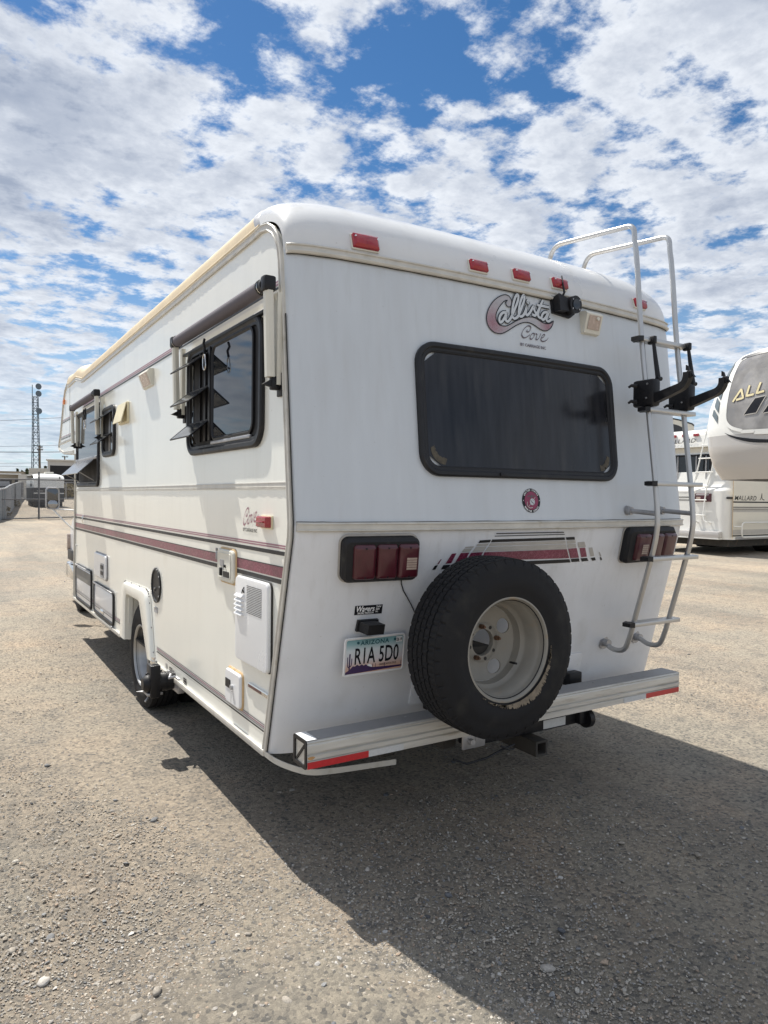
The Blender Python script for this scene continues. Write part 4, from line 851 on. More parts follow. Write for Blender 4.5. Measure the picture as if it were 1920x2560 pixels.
# logo
m_ = MB(); ribbon(m_, catmull(LOGO_C, 3, True), .0042, rs, .0045, closed=True)
lg = m_.build('logo_outline', MT['ink'], MH)
P = catmull(LOGO_C, 3, True); m_ = MB(); fill(m_, P, rs, .003); m_.build('logo_swoosh', MT['swoosh'], MH)
m_ = MB()
for i, p in enumerate(LOGO_W): ribbon(m_, catmull(p, 5), .0205, rs, .0055 + i * .0001)
m_.build('logo_letter_outline', MT['ink'], MH, merge=False)
m_ = MB()
for i, p in enumerate(LOGO_W): ribbon(m_, catmull(p, 5), .0125, rs, .0065 + i * .0001)
m_.build('logo_letters', MT['logowhite'], MH, merge=False)
m_ = MB()
for p in COVE: ribbon(m_, catmull(p, 6), .003, rs, .003, nib=(0.9, .0022, .0078))
m_.build('cove_lettering', MT['inkgrey'], MH)
text('BY CARRIAGE INC', .0195, rs, MT['inkgrey'], MH, 'maker_lettering', origin=(1.147, 2.2905), off=.003, sx=1.04, bold=.0004)
# back-up camera
p = rs(1.44, 2.51)
m_ = MB(); m_.prism([(1.365, 2.478), (1.485, 2.468), (1.520, 2.492), (1.528, 2.555), (1.365, 2.560)], lambda a, b: rs(a, b, .002), lambda a, b: rs(a, b, .014)); v = m_.build('backup_camera', MT['black'], MH)
m_ = MB(); m_.prism([(1.372, 2.482), (1.43, 2.485), (1.43, 2.545), (1.372, 2.552)], lambda a, b: rs(a, b, .012), lambda a, b: rs(a + .006, b, .052)); m_.build('camera_bracket', MT['black'], v)
m_ = MB(); c0 = rs(1.478, 2.528, .012); c1 = rs(1.480, 2.521, .062); m_.cyl(c0, c1, .043, 22); m_.box((1.445, c0.y - .02, 2.545), (1.52, c0.y + .05, 2.566), .005); m_.build('camera_housing', MT['black'], v)
m_ = MB(); d_ = (c1 - c0).normalized(); m_.cyl(c1, c1 + d_ * .004, .026, 18); m_.build('camera_lens', MT['glass'], v)
m_ = MB()
for k in range(4): a = PI / 4 + k * PI / 2; q = c1 + Vector((.032 * math.cos(a), 0, .032 * math.sin(a))); m_.cyl(q, q + d_ * .003, .004, 8)
m_.build('camera_leds', MT['steel'], v)
m_ = MB().tube([rs(1.418, 2.55, .03), rs(1.424, 2.58, .045), rs(1.445, 2.665, .03)], [.006, .0055, .0035], 8); m_.build('camera_antenna', MT['black'], v)
# rear porch light
m_ = MB(); m_.prism([(.0, 2.520), (.040, 2.512), (.052, 2.497), (.020, 2.408), (.0, 2.405)], lambda p, q: rs(1.572, q, p), lambda p, q: rs(1.690, q, p)); v = m_.build('porch_light', MT['offwhite'], MH)
m_ = MB(); m_.add([rs(1.588, 2.490, .0525), rs(1.676, 2.490, .0525), rs(1.676, 2.425, .0295), rs(1.588, 2.425, .0295)], [(0, 1, 2, 3)]); m_.build('light_lens', MT['clear'], v)
m_ = MB().cyl(rs(1.650, 2.478, .046), rs(1.650, 2.476, .055), .009, 12); m_.build('light_switch', MT['offwhite'], v)
# round service emblem
EC = (1.156, 1.558); ER = .0565
def em(a, b, off): return rs(EC[0] + a, EC[1] + b, off)
def disc(name, r, m, off, parent, c=(0, 0)):
    m_ = MB(); fill(m_, [(c[0] + r * math.cos(2 * PI * k / 40), c[1] + r * math.sin(2 * PI * k / 40)) for k in range(40)], em, off); return m_.build(name, m, parent)
emb = disc('emblem_decal', ER, MT['ink'], .002, MH)
disc('emblem_field', .0425, mat('emblem_red', (.24, .03, .085), .4, var=.1, scale=60), .003, emb)
globe = disc('emblem_globe', .0155, MT['logowhite'], .0048, emb, (.0035, -.006))
m_ = MB(); ribbon(m_, catmull([(-.006, .003), (-.002, -.006), (.006, -.010), (.010, -.018)], 4), .0045, em, .0055); ribbon(m_, [(.004, .004), (.012, .0)], .003, em, .0055); m_.build('emblem_land', MT['greyline'], emb)
m_ = MB(); ribbon(m_, catmull([(-.026, .018), (-.012, .021), (0, .016), (.013, .022), (.024, .019)], 4), .005, em, .0045); ribbon(m_, [(0, .028), (.001, .012)], .006, em, .0046); m_.build('emblem_eagle', MT['inkgrey'], emb)
m_ = MB(); ribbon(m_, [(.024, .016), (-.018, -.026)], .0026, em, .0042); ribbon(m_, catmull([(-.026, -.006), (-.028, -.022), (-.014, -.034), (.004, -.032)], 5), .004, em, .0043); m_.build('emblem_anchor', MT['palegrey'], emb)
def ring_text(s, r, mid_deg, step, size, flip, name):
    n = len(s)
    for i, ch in enumerate(s):
        if ch == ' ': continue
        k = i - (n - 1) / 2; a = math.radians(mid_deg + (k * step if flip else -k * step)); rr = r + (size * .36 if flip else -size * .36)
        text(ch, size, em, MT['letter'], emb, name, origin=(rr * math.cos(a), rr * math.sin(a)), off=.003, rot=a + (PI / 2 if flip else -PI / 2), align='CENTER', bold=.0004)
ring_text('UNITED STATES', .0495, 90, 9.6, .0115, False, 'emblem_letter')
ring_text('MARINE CORPS', .0495, 270, 9.6, .0115, True, 'emblem_letter')
for q in (-1, 1): disc('emblem_dot', .0022, MT['letter'], .003, emb, (q * .0495, 0))
# tail lamps
def taillamp(x0, x1, zt, zb, skew, lenses, rev):
    poly = lambda ins: [(a + (zt - b) * skew, b) for a, b in rrect(x0 + ins, zb + ins, x1 - ins, zt - ins, max(.03 - ins, .006), 5)]
    m_ = MB(); m_.loops([[rs(a, b, o) for a, b in poly(i)] for i, o in ((-.008, .0005), (-.008, .004), (-.001, .005), (0, .004))]); sl_ = m_.build('lamp_sealant', MT['palegrey'], MH)
    m_ = MB(); m_.loops([[rs(a, b, o) for a, b in poly(i)] for i, o in ((0, .001), (0, .030), (.012, .045), (.018, .045))], cap1=True); v = m_.build('tail_lamp', MT['rubber'], MH)
    sl_.parent = v; sl_.location = (0, 0, 0)
    for i, (a0, a1) in enumerate(lenses):
        pl = lambda ins: [(a + (zt - b) * skew, b) for a, b in rrect(a0 + ins, zb + .017 + ins, a1 - ins, zt - .022 - ins, max(.014 - ins, .004), 4)]
        m_ = MB(); m_.loops([[rs(a, b, o) for a, b in pl(j)] for j, o in ((0, .044), (.003, .054), (.010, .060), (.016, .0615))], cap1=True); l_ = m_.build('lamp_lens', MT['dred'], v)
        for zz in (zt - .034, zb + .029): m_ = MB().cyl(rs((a0 + a1) / 2 + (zt - zz) * skew, zz, .05), rs((a0 + a1) / 2 + (zt - zz) * skew, zz, .0618), .004, 8); m_.build('lens_screw', MT['ink'], l_)
        if i == rev:
            cx_ = (a0 + a1) / 2 + .008; cz_ = (zt + zb) / 2 - .008
            m_ = MB(); w = .024; h = .026
            for r_ in range(5): m_.box((0, 0, 0), (0, 0, 0)) if False else None
            for r_ in range(5):
                z0 = cz_ - h + r_ * 2 * h / 5; m_.add([rs(cx_ - w + (zt - z0) * skew, z0, .063), rs(cx_ + w + (zt - z0) * skew, z0, .063), rs(cx_ + w + (zt - z0) * skew, z0 + .0088, .063), rs(cx_ - w + (zt - z0) * skew, z0 + .0088, .063)], [(0, 1, 2, 3)])
            m_.build('reverse_lamp', MT['clear'], l_)
    return v
taillamp(.174, .520, 1.408, 1.225, .10, [(.214, .311), (.315, .409), (.413, .510)], 2)
taillamp(1.808, 2.230, 1.424, 1.244, .06, [(1.866, 1.982), (1.988, 2.098), (2.104, 2.220)], 0)
m_ = MB().tube([rs(.474, 1.228, .006), rs(.480, 1.20, .006), rs(.495, 1.17, .006), rs(.545, 1.105, .006), rs(.60, 1.02, .008)], .0025, 6); m_.build('lamp_wire', MT['ink'], MH)
# rear stripe decal
for k, nm, mm in (('d', 'decal_black', 'blackline'), ('g', 'decal_grey', 'palegrey'), ('m', 'decal_maroon', 'maroon')):
    m_ = MB()
    for q in {'d': STR_dark, 'g': STR_grey, 'm': STR_maroon}[k]:
        a, b, c, d = q; n = 8
        top = [(a[0] + (b[0] - a[0]) * t / n, a[1] + (b[1] - a[1]) * t / n) for t in range(n + 1)]; bot = [(d[0] + (c[0] - d[0]) * t / n, d[1] + (c[1] - d[1]) * t / n) for t in range(n + 1)]
        m_.grid([[rs(*p_, .0022) for p_ in top], [rs(*p_, .0022) for p_ in bot]])
    m_.build(nm, MT[mm], MH)
# dealer sticker
def dl(a, b, off): return rs(.281 + a, 1.073 + b, off)
m_ = MB(); fill(m_, [(0, 0), (.128, .0), (.127, .04), (-.001, .04)], dl, .002); v = m_.build('dealer_sticker', MT['ink'], MH)
text('Wagers', .034, dl, MT['letter'], v, 'sticker_lettering', origin=(.004, .014), off=.003, bold=.0008, shear=.18, sx=.80)
for i, s_ in enumerate(('Trailer', 'Sales', 'Inc.')): text(s_, .0125, dl, MT['letter'], v, 'sticker_lettering', origin=(.096, .029 - i * .0105), off=.003, bold=.0003, shear=.15, sx=.72)
text('SALEM, OREGON', .0105, dl, MT['letter'], v, 'sticker_lettering', origin=(.014, .0035), off=.003, bold=.0003, sx=.92)
# plate lamp and licence plate
m_ = MB(); m_.prism([(.295, 1.005), (.395, 1.005), (.392, 1.052), (.298, 1.052)], lambda a, b: rs(a, b, .001), lambda a, b: rs(a, b, .016)); v = m_.build('plate_lamp', MT['black'], MH)
m_ = MB(); m_.prism([(.302, 1.007), (.376, 1.007), (.376, 1.049), (.302, 1.049)], lambda a, b: rs(a, b, .014), lambda a, b: rs(a, b, .014) + Vector((0, -.082, -.004))); m_.build('lamp_hood', MT['black'], v)
y0 = ys(.37, .90) - .020
def pl(a, b, off): return Vector((.232 + a, y0 - .020 + (b - .08) * -.10 - off, .815 + b))
m_ = MB(); panel(m_, pl, (0, 0, .300, .165), .014, [(0, -.002), (0, .002), (.002, .0035), (.007, .0035), (.009, .002)], n=5); v = m_.build('licence_plate', MT['plate'], MH)
m_ = MB(); fill(m_, rrect(.010, .011, .290, .155, .008), pl, .0028); m_.build('plate_print', MT['plateprint'], v)
m_ = MB(); fill(m_, [(.010, .011), (.09, .013), (.20, .016), (.288, .019), (.288, .026), (.22, .027), (.14, .030), (.118, .038), (.108, .046), (.098, .041), (.088, .048), (.076, .042), (.066, .049), (.055, .042), (.045, .044), (.030, .030), (.010, .020)], pl, .0034); m_.build('plate_hills', MT['purple'], v)
m_ = MB(); fill(m_, [(.125 + .014 * math.cos(k * PI / 10), .032 + .014 * math.sin(k * PI / 10)) for k in range(11)], pl, .0031); m_.build('plate_sun', MT['letter'], v)
m_ = MB(); ribbon(m_, [(.028, .016), (.028, .098)], .006, pl, .0038)
ribbon(m_, catmull([(.028, .040), (.020, .046), (.018, .085)], 4), .004, pl, .0038); ribbon(m_, catmull([(.028, .044), (.037, .050), (.038, .078)], 4), .004, pl, .0038)
for x in (.142, .155, .200, .284): ribbon(m_, [(x, .022), (x, .045)], .0025, pl, .0038)
m_.build('plate_cactus', MT['purple'], v)
text('R1A 5D0', .098, pl, MT['ink'], v, 'plate_number', origin=(.048, .051), off=.0045, bold=.0012, sx=.585, space=1.02)
text('ARIZONA', .026, pl, MT['teal'], v, 'plate_state', origin=(.076, .131), off=.0042, bold=.0006, sx=1.12, space=1.12)
text('GRAND CANYON STATE', .0125, pl, MT['ink'], v, 'plate_motto', origin=(.172, .034), off=.0042, bold=.0001, sx=.62)
m_ = MB(); fill(m_, [(.252, .128), (.284, .128), (.284, .152), (.252, .152)], pl, .0036); m_.build('plate_sticker', MT['letter'], v)
text('26', .020, pl, MT['ink'], v, 'sticker_number', origin=(.2535, .133), off=.0045, bold=.0004, sx=.72)
text('09', .017, pl, MT['ink'], v, 'sticker_number', origin=(.273, .134), off=.0045, bold=.0004, sx=.5, rot=0.0)
for a in (.064, .246):
    m_ = MB().cyl(pl(a, .142, .002), pl(a, .142, .006), .006, 10); m_.build('plate_bolt', MT['teal'], v)

# ------------------------------------------------------------------ bumper
BX0, BX1 = .005, 2.245
sec = [(-.010, .628), (-.112, .628), (-.120, .622), (-.116, .616), (-.121, .611), (-.121, .584), (-.113, .580), (-.113, .576), (-.122, .571), (-.122, .556), (-.114, .552), (-.121, .547), (-.121, .522), (-.010, .522)]
m_ = MB(); m_.prism(sec, lambda a, b: (BX0, a, b), lambda a, b: (BX1, a, b)); BP = m_.build('rear_bumper', MT['bump'], MH, ang=20)
m_ = MB().box((BX0 + .002, -.114, .6284), (BX1 - .002, -.011, .6300)); m_.build('bumper_top_plate', MT['bumptop'], BP)  # thin plate over the top face, darker grey than the bumper front
m_ = MB(); a0 = (-.118, .526); 
m_.loops([[(BX0 - .001, p, q) for p, q in rrect(-.122, .520, -.006, .632, .010, 4)], [(BX0 - .006, p, q) for p, q in rrect(-.122, .520, -.006, .632, .010, 4)], [(BX0 - .006, p, q) for p, q in rrect(-.108, .534, -.020, .618, .010, 4)], [(BX0 + .05, p, q) for p, q in rrect(-.106, .536, -.022, .616, .008, 4)]], cap1=True); e_ = m_.build('bumper_end_cap', MT['black'], BP)
m_ = MB(); m_.prism([(-.104, .605), (-.096, .612), (-.028, .545), (-.036, .538)], lambda a, b: (BX0 - .004, a, b), lambda a, b: (BX0 + .03, a, b)); m_.build('end_cap_rib', MT['black'], BP)
m_ = MB().box((BX0 - .0, -.116, .6302), (BX0 + .045, -.012, .632), .001); m_.build('end_cap_flange', MT['white'], BP)
m_ = MB().box((BX1 - .001, -.121, .522), (BX1 + .004, -.010, .628), .002); m_.build('bumper_end_cap', MT['bump'], BP)
for (x0, x1, k) in ((.006, .277, 'tapered'), (.277, .445, 'tapewhite'), (1.80, 1.972, 'tapewhite'), (1.972, 2.244, 'tapered')):
    m_ = MB(); m_.box((x0, -.1235, .5225), (x1, -.1215, .548)); m_.build('reflector_tape', MT[k], BP)
m_ = MB()
for q in ((.5, .05), (.95, .05), (1.65, .05), (1.95, .05), (.06, .1)): m_.cyl((q[0], -q[1], .629), (q[0], -q[1], .6325), .006, 8)
m_.build('bumper_rivets', MT['steel'], BP)
m_ = MB(); fill(m_, [(.022 + .016 * math.cos(k * PI / 8) * (1.0 if k < 9 else .8), .5635 + .0065 * math.sin(k * PI / 8)) for k in range(16)], lambda a, b, o: Vector((a, -.1216 - o, b)), .001); m_.build('rust_spot', mat('rust_stain', (.42, .24, .10), .8, var=.2, scale=60), BP)
for x in (.62, 1.50):
    m_ = MB(); panel(m_, rs, (x, .62, x + .20, .76), .02, [(0, .001), (0, .006), (.006, .008)]); b_ = m_.build('bumper_access_plate', MT['rear_low'], MH)
    m_ = MB().box((x + .07, ys(x, .65) - .06, .60), (x + .16, ys(x, .65) - .008, .668), .006); m_.build('bumper_bracket', MT['black'], b_)
# frame behind the bumper, hitch
m_ = MB().box((.86, -.030, .428), (1.60, .05, .500), .008); m_.cyl((1.595, -.045, .455), (1.625, -.045, .455), .048, 16); m_.box((1.55, -.06, .43), (1.60, .03, .515), .008); HT = m_.build('tow_frame', MT['black'], MH)
m_ = MB().box((1.325, -.033, .438), (1.475, -.0305, .480)); m_.build('tow_label', MT['tapewhite'], HT)
m_ = MB(); m_.prism(rrect(-.035, -.035, .035, .035, .006, 3), lambda a, b: (1.235 + a, -.115, .385 + b), lambda a, b: (1.235 + a, .25, .385 + b))
hit = MB(); L = []
for (h, y) in ((.026, .2), (.026, -.115), (.037, -.115), (.037, .25)): L.append([(1.235 + a, y, .385 + b) for a, b in rrect(-h, -h, h, h, .005, 3)])
hit.loops(L, cap0=True); hit.build('hitch_receiver', MT['under'], HT)
m_ = MB(); m_.box((.795, -.072, .440), (.925, -.062, .535), .003); m_.cyl((.835, -.095, .475), (.835, -.06, .475), .014, 10); m_.box((.868, -.074, .47), (.875, -.070, .53)); m_.build('bracket_plate', MT['steel'], HT)
m_ = MB(); m_.tube([(.76, -.05, .40), (.82, -.07, .375), (.93, -.08, .385), (1.05, -.06, .40), (1.12, -.05, .405)], .005, 6); m_.tube([(1.02, -.07, .42), (1.06, -.085, .40), (1.10, -.07, .395)], .005, 6); m_.build('trailer_cable', MT['black'], HT)
m_ = MB(); m_.box((.56, .20, .37), (.61, .30, .50), .01); m_.cyl((.555, .25, .39), (.62, .25, .39), .04, 14); m_.build('spring_hanger', MT['under'], HT)
# underbody seen below the floor
UB = MB()
for x in (.78, 1.56): UB.box((x, .05, .41), (x + .07, 8.0, .50))
UB.cyl((.35, 2.65, .40), (2.05, 2.65, .40), .055, 12); UB.box((1.05, 2.45, .30), (1.35, 2.85, .52), .05); UB.tube([(1.75, .6, .42), (1.75, 2.2, .40), (1.6, 3.6, .38), (1.6, 6.0, .40)], .035, 8); UB.box((1.62, 3.2, .33), (1.9, 4.2, .44), .05)
UB.box((.45, .8, .36), (.76, 1.9, .49), .03); UB.build('chassis', MT['under'], MH)
m_ = MB(); m_.cyl((.14, 1.30, .40), (.14, 1.46, .40), .035, 14); m_.cyl((.14, 1.44, .44), (.14, 1.44, .50), .02, 10); m_.build('waste_outlet', MT['offwhite'], MH)

# ------------------------------------------------------------------ wheels
def tyre(c, axis, R, w, rim_r, name, parent, tread='rib'):
    """axis points to the outer face; c is the middle of the tyre"""
    n = 360 if tread == 'block' else 180; h = w / 2; tr = h * .80
    prof = [(rim_r - .004, -h * .82), (rim_r + .012, -h * .93), (rim_r + .05, -h), ((R + rim_r) / 2 + .01, -h * .995), (R - .045, -h * .96), (R - .022, -h * .90), (R - .008, -tr)]
    G = [-.56, -.18, .18, .56]; gw = .045
    xs = [-tr]
    for g in G: xs += [(g - gw) * tr / 1.0, (g - gw + .012) * tr, (g + gw - .012) * tr, (g + gw) * tr]
    xs.append(tr); xs = [xs[0] * 1.0] + xs[1:]
    mark = []
    for i, x in enumerate(xs):
        dip = 0
        if 0 < i < len(xs) - 1: dip = (0, 1, 1, 0)[(i - 1) % 4]
        prof.append((R - (.010 if dip else 0) - .004 * (x / tr) ** 2, x)); mark.append((len(prof) - 1, (i + 3) // 4 if not dip else -1, x))
    prof += [(R - .008, tr), (R - .022, h * .90), (R - .045, h * .96), ((R + rim_r) / 2 + .012, h * .985), ((R + rim_r) / 2 + .008, h), (rim_r + .055, h * 1.0), (rim_r + .05, h * .985), (rim_r + .012, h * .93), (rim_r - .004, h * .82)]
    mk = {a: b for a, b, _ in mark}; shoulder = {6, len(prof) - 9}
    def mod(i, k, r):
        if i in mk and mk[i] >= 0 and tread == 'block':
            ph = (k + mk[i] * 3) % 8
            return r - (.0065 if ph == 0 else 0)
        if i in shoulder or i in (5, len(prof) - 8): return r - (.007 if k % 8 == 2 else 0)
        return r
    m_ = MB(); lathe(m_, prof, c, axis, n, mod); o = m_.build(name, MT['tyre'], parent, ang=28)
    return o
MT['tyre'] = mat('tyre_rubber', (0.012, 0.012, 0.0135), 0.72, var=0.25, scale=30, bump=0.08, bscale=220, col2=(0.026, 0.025, 0.023), c2lo=0.55, c2hi=0.8, c2scale=9, spec=.28)
def dual_rim(c, axis, face, parent, name, m, hub=False):
    """deep-dish wheel seen from its hollow side: lip, barrel, drop, disc with four hand holes"""
    ax = Vector(axis).normalized(); c = Vector(c)
    prof = [(.196, -.19), (.2, -.19), (.218, -.185), (.218, -.178), (.205, -.17), (.205, -.03), (.222, .0), (.219, .008), (.212, .009), (.205, .002), (.203, -.02), (.199, -.032), (.190, -.042), (.188, -.095), (.182, -.104), (.170, -.114), (.168, -.140), (.164, -.150)]
    m_ = MB(); lathe(m_, prof, c, ax, 64); r = m_.build(name, m, parent, ang=40)
    u = ax.cross(Vector((0, 0, 1))).normalized(); w = ax.cross(u)
    def P3(rad_, ang): 
        k = min(max((rad_ - .088) / (.164 - .088), 0), 1); al = -.150 - .018 * math.sin(k * PI / 2 + PI / 2) * 1.0
        return c + ax * al + (u * math.cos(ang) + w * math.sin(ang)) * rad_
    m_ = MB(); r0, r1 = .088, .164; rm = .128; hr = .031
    for q in range(4):
        a0 = q * PI / 2 + .52; hw = PI / 4 * rm
        corner = math.atan2((r1 - r0) / 2, hw); dirs = sorted(list(np.linspace(0, 2 * PI, 24, endpoint=False)) + [corner, PI - corner, PI + corner, 2 * PI - corner])
        rings = []
        for f_ in (0, .5, 1.0):
            row = []
            for d in dirs:
                cx_, sy = math.cos(d), math.sin(d); t = min(hw / abs(cx_) if abs(cx_) > 1e-9 else 9, ((r1 - r0) / 2) / abs(sy) if abs(sy) > 1e-9 else 9)
                hu, hv = cx_ * hr * 1.15, sy * hr * .95; bu, bv = cx_ * t, sy * t
                uu, vv = hu + (bu - hu) * f_, hv + (bv - hv) * f_; row.append(P3((r0 + r1) / 2 + vv, a0 + uu / rm))
            rings.append(row)
        back = [p - ax * .007 for p in rings[0]]
        m_.loops([back] + rings)
    lathe(m_, [(.088, -.168), (.080, -.163), (.058, -.163), (.056, -.170), (.056, -.185)], c, ax, 40)
    m_.build('wheel_disc', m, r, ang=40)
    for k in range(8):
        a = k * PI / 4 + .2; p = c + ax * -.1645 + (u * math.cos(a) + w * math.sin(a)) * .0725
        nut = k in (1, 4, 6)
        m_ = MB(); m_.cyl(p, p + ax * (.020 if nut else .003), .0105 if nut else .008, 10 if not nut else 6)
        if nut: m_.cyl(p + ax * .020, p + ax * .032, .006, 8)
        m_.build('wheel_nut' if nut else 'stud_hole', MT['rust'] if nut else MT['seal'], r)
    return r
# spare tyre on the rear wall
SPC = Vector((.805, -.252, .945))
SPR = tyre(SPC, (0, -1, 0), .378, .228, .205, 'spare_tyre', MH, 'block')
RIM = dual_rim(SPC + Vector((0, -.098, 0)), (0, -1, 0), 0, SPR, 'spare_rim', MT['rim'])
m_ = MB(); 
m_.box((.745, -.165, .885), (.865, .05, .925), .006); m_.build('spare_carrier', MT['under'], SPR)
m_ = MB().tube([SPC + Vector((.118, .02, -.09)), SPC + Vector((.108, -.03, -.085))], .005, 8); m_.build('valve_stem', MT['black'], SPR)
mud = mat('dried_mud', (.21, .175, .13), .9, var=.25, scale=45)
m_ = MB()
for k in range(620):
    a = math.radians(random.gauss(-58, 30)); 
    if not -130 < math.degrees(a) < 0: continue
    pk = math.exp(-((math.degrees(a) + 58) / 38) ** 2); r0_ = .2235 + .004 * random.random(); r1_ = r0_ + .004 + pk * random.random() ** 2.2 * .032; w_ = random.uniform(.0015, .006) / .23
    q4 = [SPC + Vector((r_ * math.cos(a + w), -.1135 - (.0015 if r_ > .24 else .0008), r_ * math.sin(a + w))) for r_, w in ((r0_, -w_), (r0_, w_), (r1_, w_ * .4), (r1_, -w_ * .5))]
    m_.add(q4, [(0, 1, 2, 3)])
m_.build('mud_stain', mud, SPR, merge=False)['kind'] = 'stuff'
# road wheels
def dually(y, side, out, zc_):
    s = 1 if side == 'L' else -1; x = out if s == 1 else W - out
    t = tyre((x + s * .112, y, zc_), (-s, 0, 0), .372, .222, .205, 'rear_tyre', MH)
    r = dual_rim((x + s * .012, y, zc_), (-s, 0, 0), 0, t, 'wheel_rim', MT['rimmetal'])
    tyre((x + s * .372, y, zc_), (-s, 0, 0), .372, .222, .205, 'inner_tyre', MH)
dually(2.655, 'L', .020, .412); dually(2.655, 'R', .020, .412)
for s, x in ((1, .25), (-1, W - .25)):
    t = tyre((x + s * .11, 7.02, .452), (-s, 0, 0), .370, .22, .205, 'front_tyre', MH)
    m_ = MB(); lathe(m_, [(.21, 0), (.20, -.02), (.16, -.02), (.12, .02), (.06, .05), (.0, .05)], (x + s * .02, 7.02, .452), (-s, 0, 0), 32); m_.build('wheel_cover', MT['chrome'], t)
# levelling jack behind the rear wheel
J = MB(); J.box((-.150, 1.645, .375), (-.092, 1.745, .565), .006); JK = J.build('levelling_jack', MT['black'], MH)
m_ = MB(); m_.tube([(-.185, 1.70, .452), (-.17, 1.70, .452), (-.155, 1.70, .452)], [.034, .048, .053], 18); m_.cyl((-.155, 1.70, .452), (.02, 1.70, .458), .054, 20); m_.cyl((-.055, 1.70, .455), (-.045, 1.70, .455), .057, 20); m_.build('jack_motor', MT['black'], JK)
m_ = MB(); m_.box((-.165, 1.66, .385), (-.075, 1.76, .402), .004); m_.box((-.01, 1.58, .40), (.03, 1.82, .49), .004); m_.build('jack_bracket', MT['steel'], JK)
m_ = MB(); m_.cyl((-.121, 1.695, .565), (-.121, 1.695, .585), .020, 10); m_.cyl((-.121, 1.695, .585), (-.121, 1.695, .60), .008, 8); m_.cyl((-.121, 1.695, .598), (-.121, 1.695, .606), .013, 8); m_.build('jack_bolt', MT['chrome'], JK)
m_ = MB(); m_.tube([(-.21, 1.73, .405), (-.16, 1.72, .400), (-.12, 1.70, .402)], [.002, .008, .01], 8); m_.tube([(-.17, 1.69, .35), (-.15, 1.70, .37)], .006, 6); m_.tube([(-.02, 1.60, .50), (-.05, 1.62, .49), (-.03, 1.66, .50)], .008, 6); m_.build('jack_fitting', MT['steel'], JK)
m_ = MB(); m_.tube([(-.16, 1.71, .505), (-.13, 1.74, .515), (-.10, 1.75, .50), (-.06, 1.74, .51)], .006, 6); m_.build('jack_cable', MT['ink'], JK)

# ------------------------------------------------------------------ ladder
LX = (1.858, 2.142)
def rail_path(x):
    q = [(.062, .795), (.00, .772), (-.07, .785), (-.105, .86), (-.123, .92), (-.225, 1.273), (-.255, 1.41), (-.256, 1.50), (-.24, 1.65), (-.19, 2.02), (-.14, 2.39), (-.108, 2.72), (-.085, 2.93)]
    p = [Vector((x, a, b)) for a, b in catmull(q, 4)]
    top = arc_pts([Vector((x, -.085, 2.90)), Vector((x, -.078, 2.985)), Vector((x, .50, 3.045)), Vector((x, .545, 2.90))], .11, 7)
    return [v for v in p if v.z < 2.89 or v.y > .1] + top
m_ = MB(); m_.tube(rail_path(LX[0]), .0135, 12); LD = m_.build('ladder', MT['tube'], MH, ang=60)
m_ = MB(); m_.tube(rail_path(LX[1]), .0135, 12); m_.build('ladder_rail', MT['tube'], LD, ang=60)
for (z, y) in ((.925, -.123), (1.272, -.224), (1.650, -.240), (2.023, -.190), (2.385, -.141)):
    m_ = MB().box((1.835, y - .030, z - .011), (2.205, y + .030, z + .011), .004); m_.build('ladder_rung', MT['tube'], LD)
    m_ = MB(); m_.prism([(-.030, -.012), (.030, -.012), (.030, .012), (-.030, .012)], lambda a, b: (1.836, y + a * 1.04, z + b * 1.1), lambda a, b: (1.800, y + a * .8 - .004, z + b * .8)); m_.build('rung_end_cap', MT['black'], LD)
for x in LX:
    m_ = MB(); p0 = rs(x - .02, 1.512, 0); p1 = Vector((x, -.252, 1.50)); m_.tube([p0, p1], .0125, 10); m_.build('ladder_standoff', MT['steel'], LD)
    m_ = MB(); n = (p1 - p0).normalized(); m_.cyl(p0 - n * .004, p0 + n * .03, .021, 16); m_.cyl(p0 - n * .004, p0 + n * .006, .025, 16); m_.build('standoff_cup', MT['steel'], LD)
    m_ = MB().cyl((x + .0125, -.255, 1.505), (x + .0165, -.255, 1.505), .007, 10); m_.build('rail_bolt', MT['ink'], LD)
    f0 = rs(x, .797, 0); m_ = MB(); m_.cyl(f0 + Vector((0, .004, 0)), f0 - Vector((0, .006, 0)), .036, 20); m_.cyl(f0, f0 - Vector((0, .04, 0)), .020, 16); m_.build('ladder_foot', MT['steel'], LD)
    m_ = MB().cyl((x, .545, 2.885), (x, .545, 2.93), .022, 14); m_.build('ladder_foot', MT['steel'], LD)
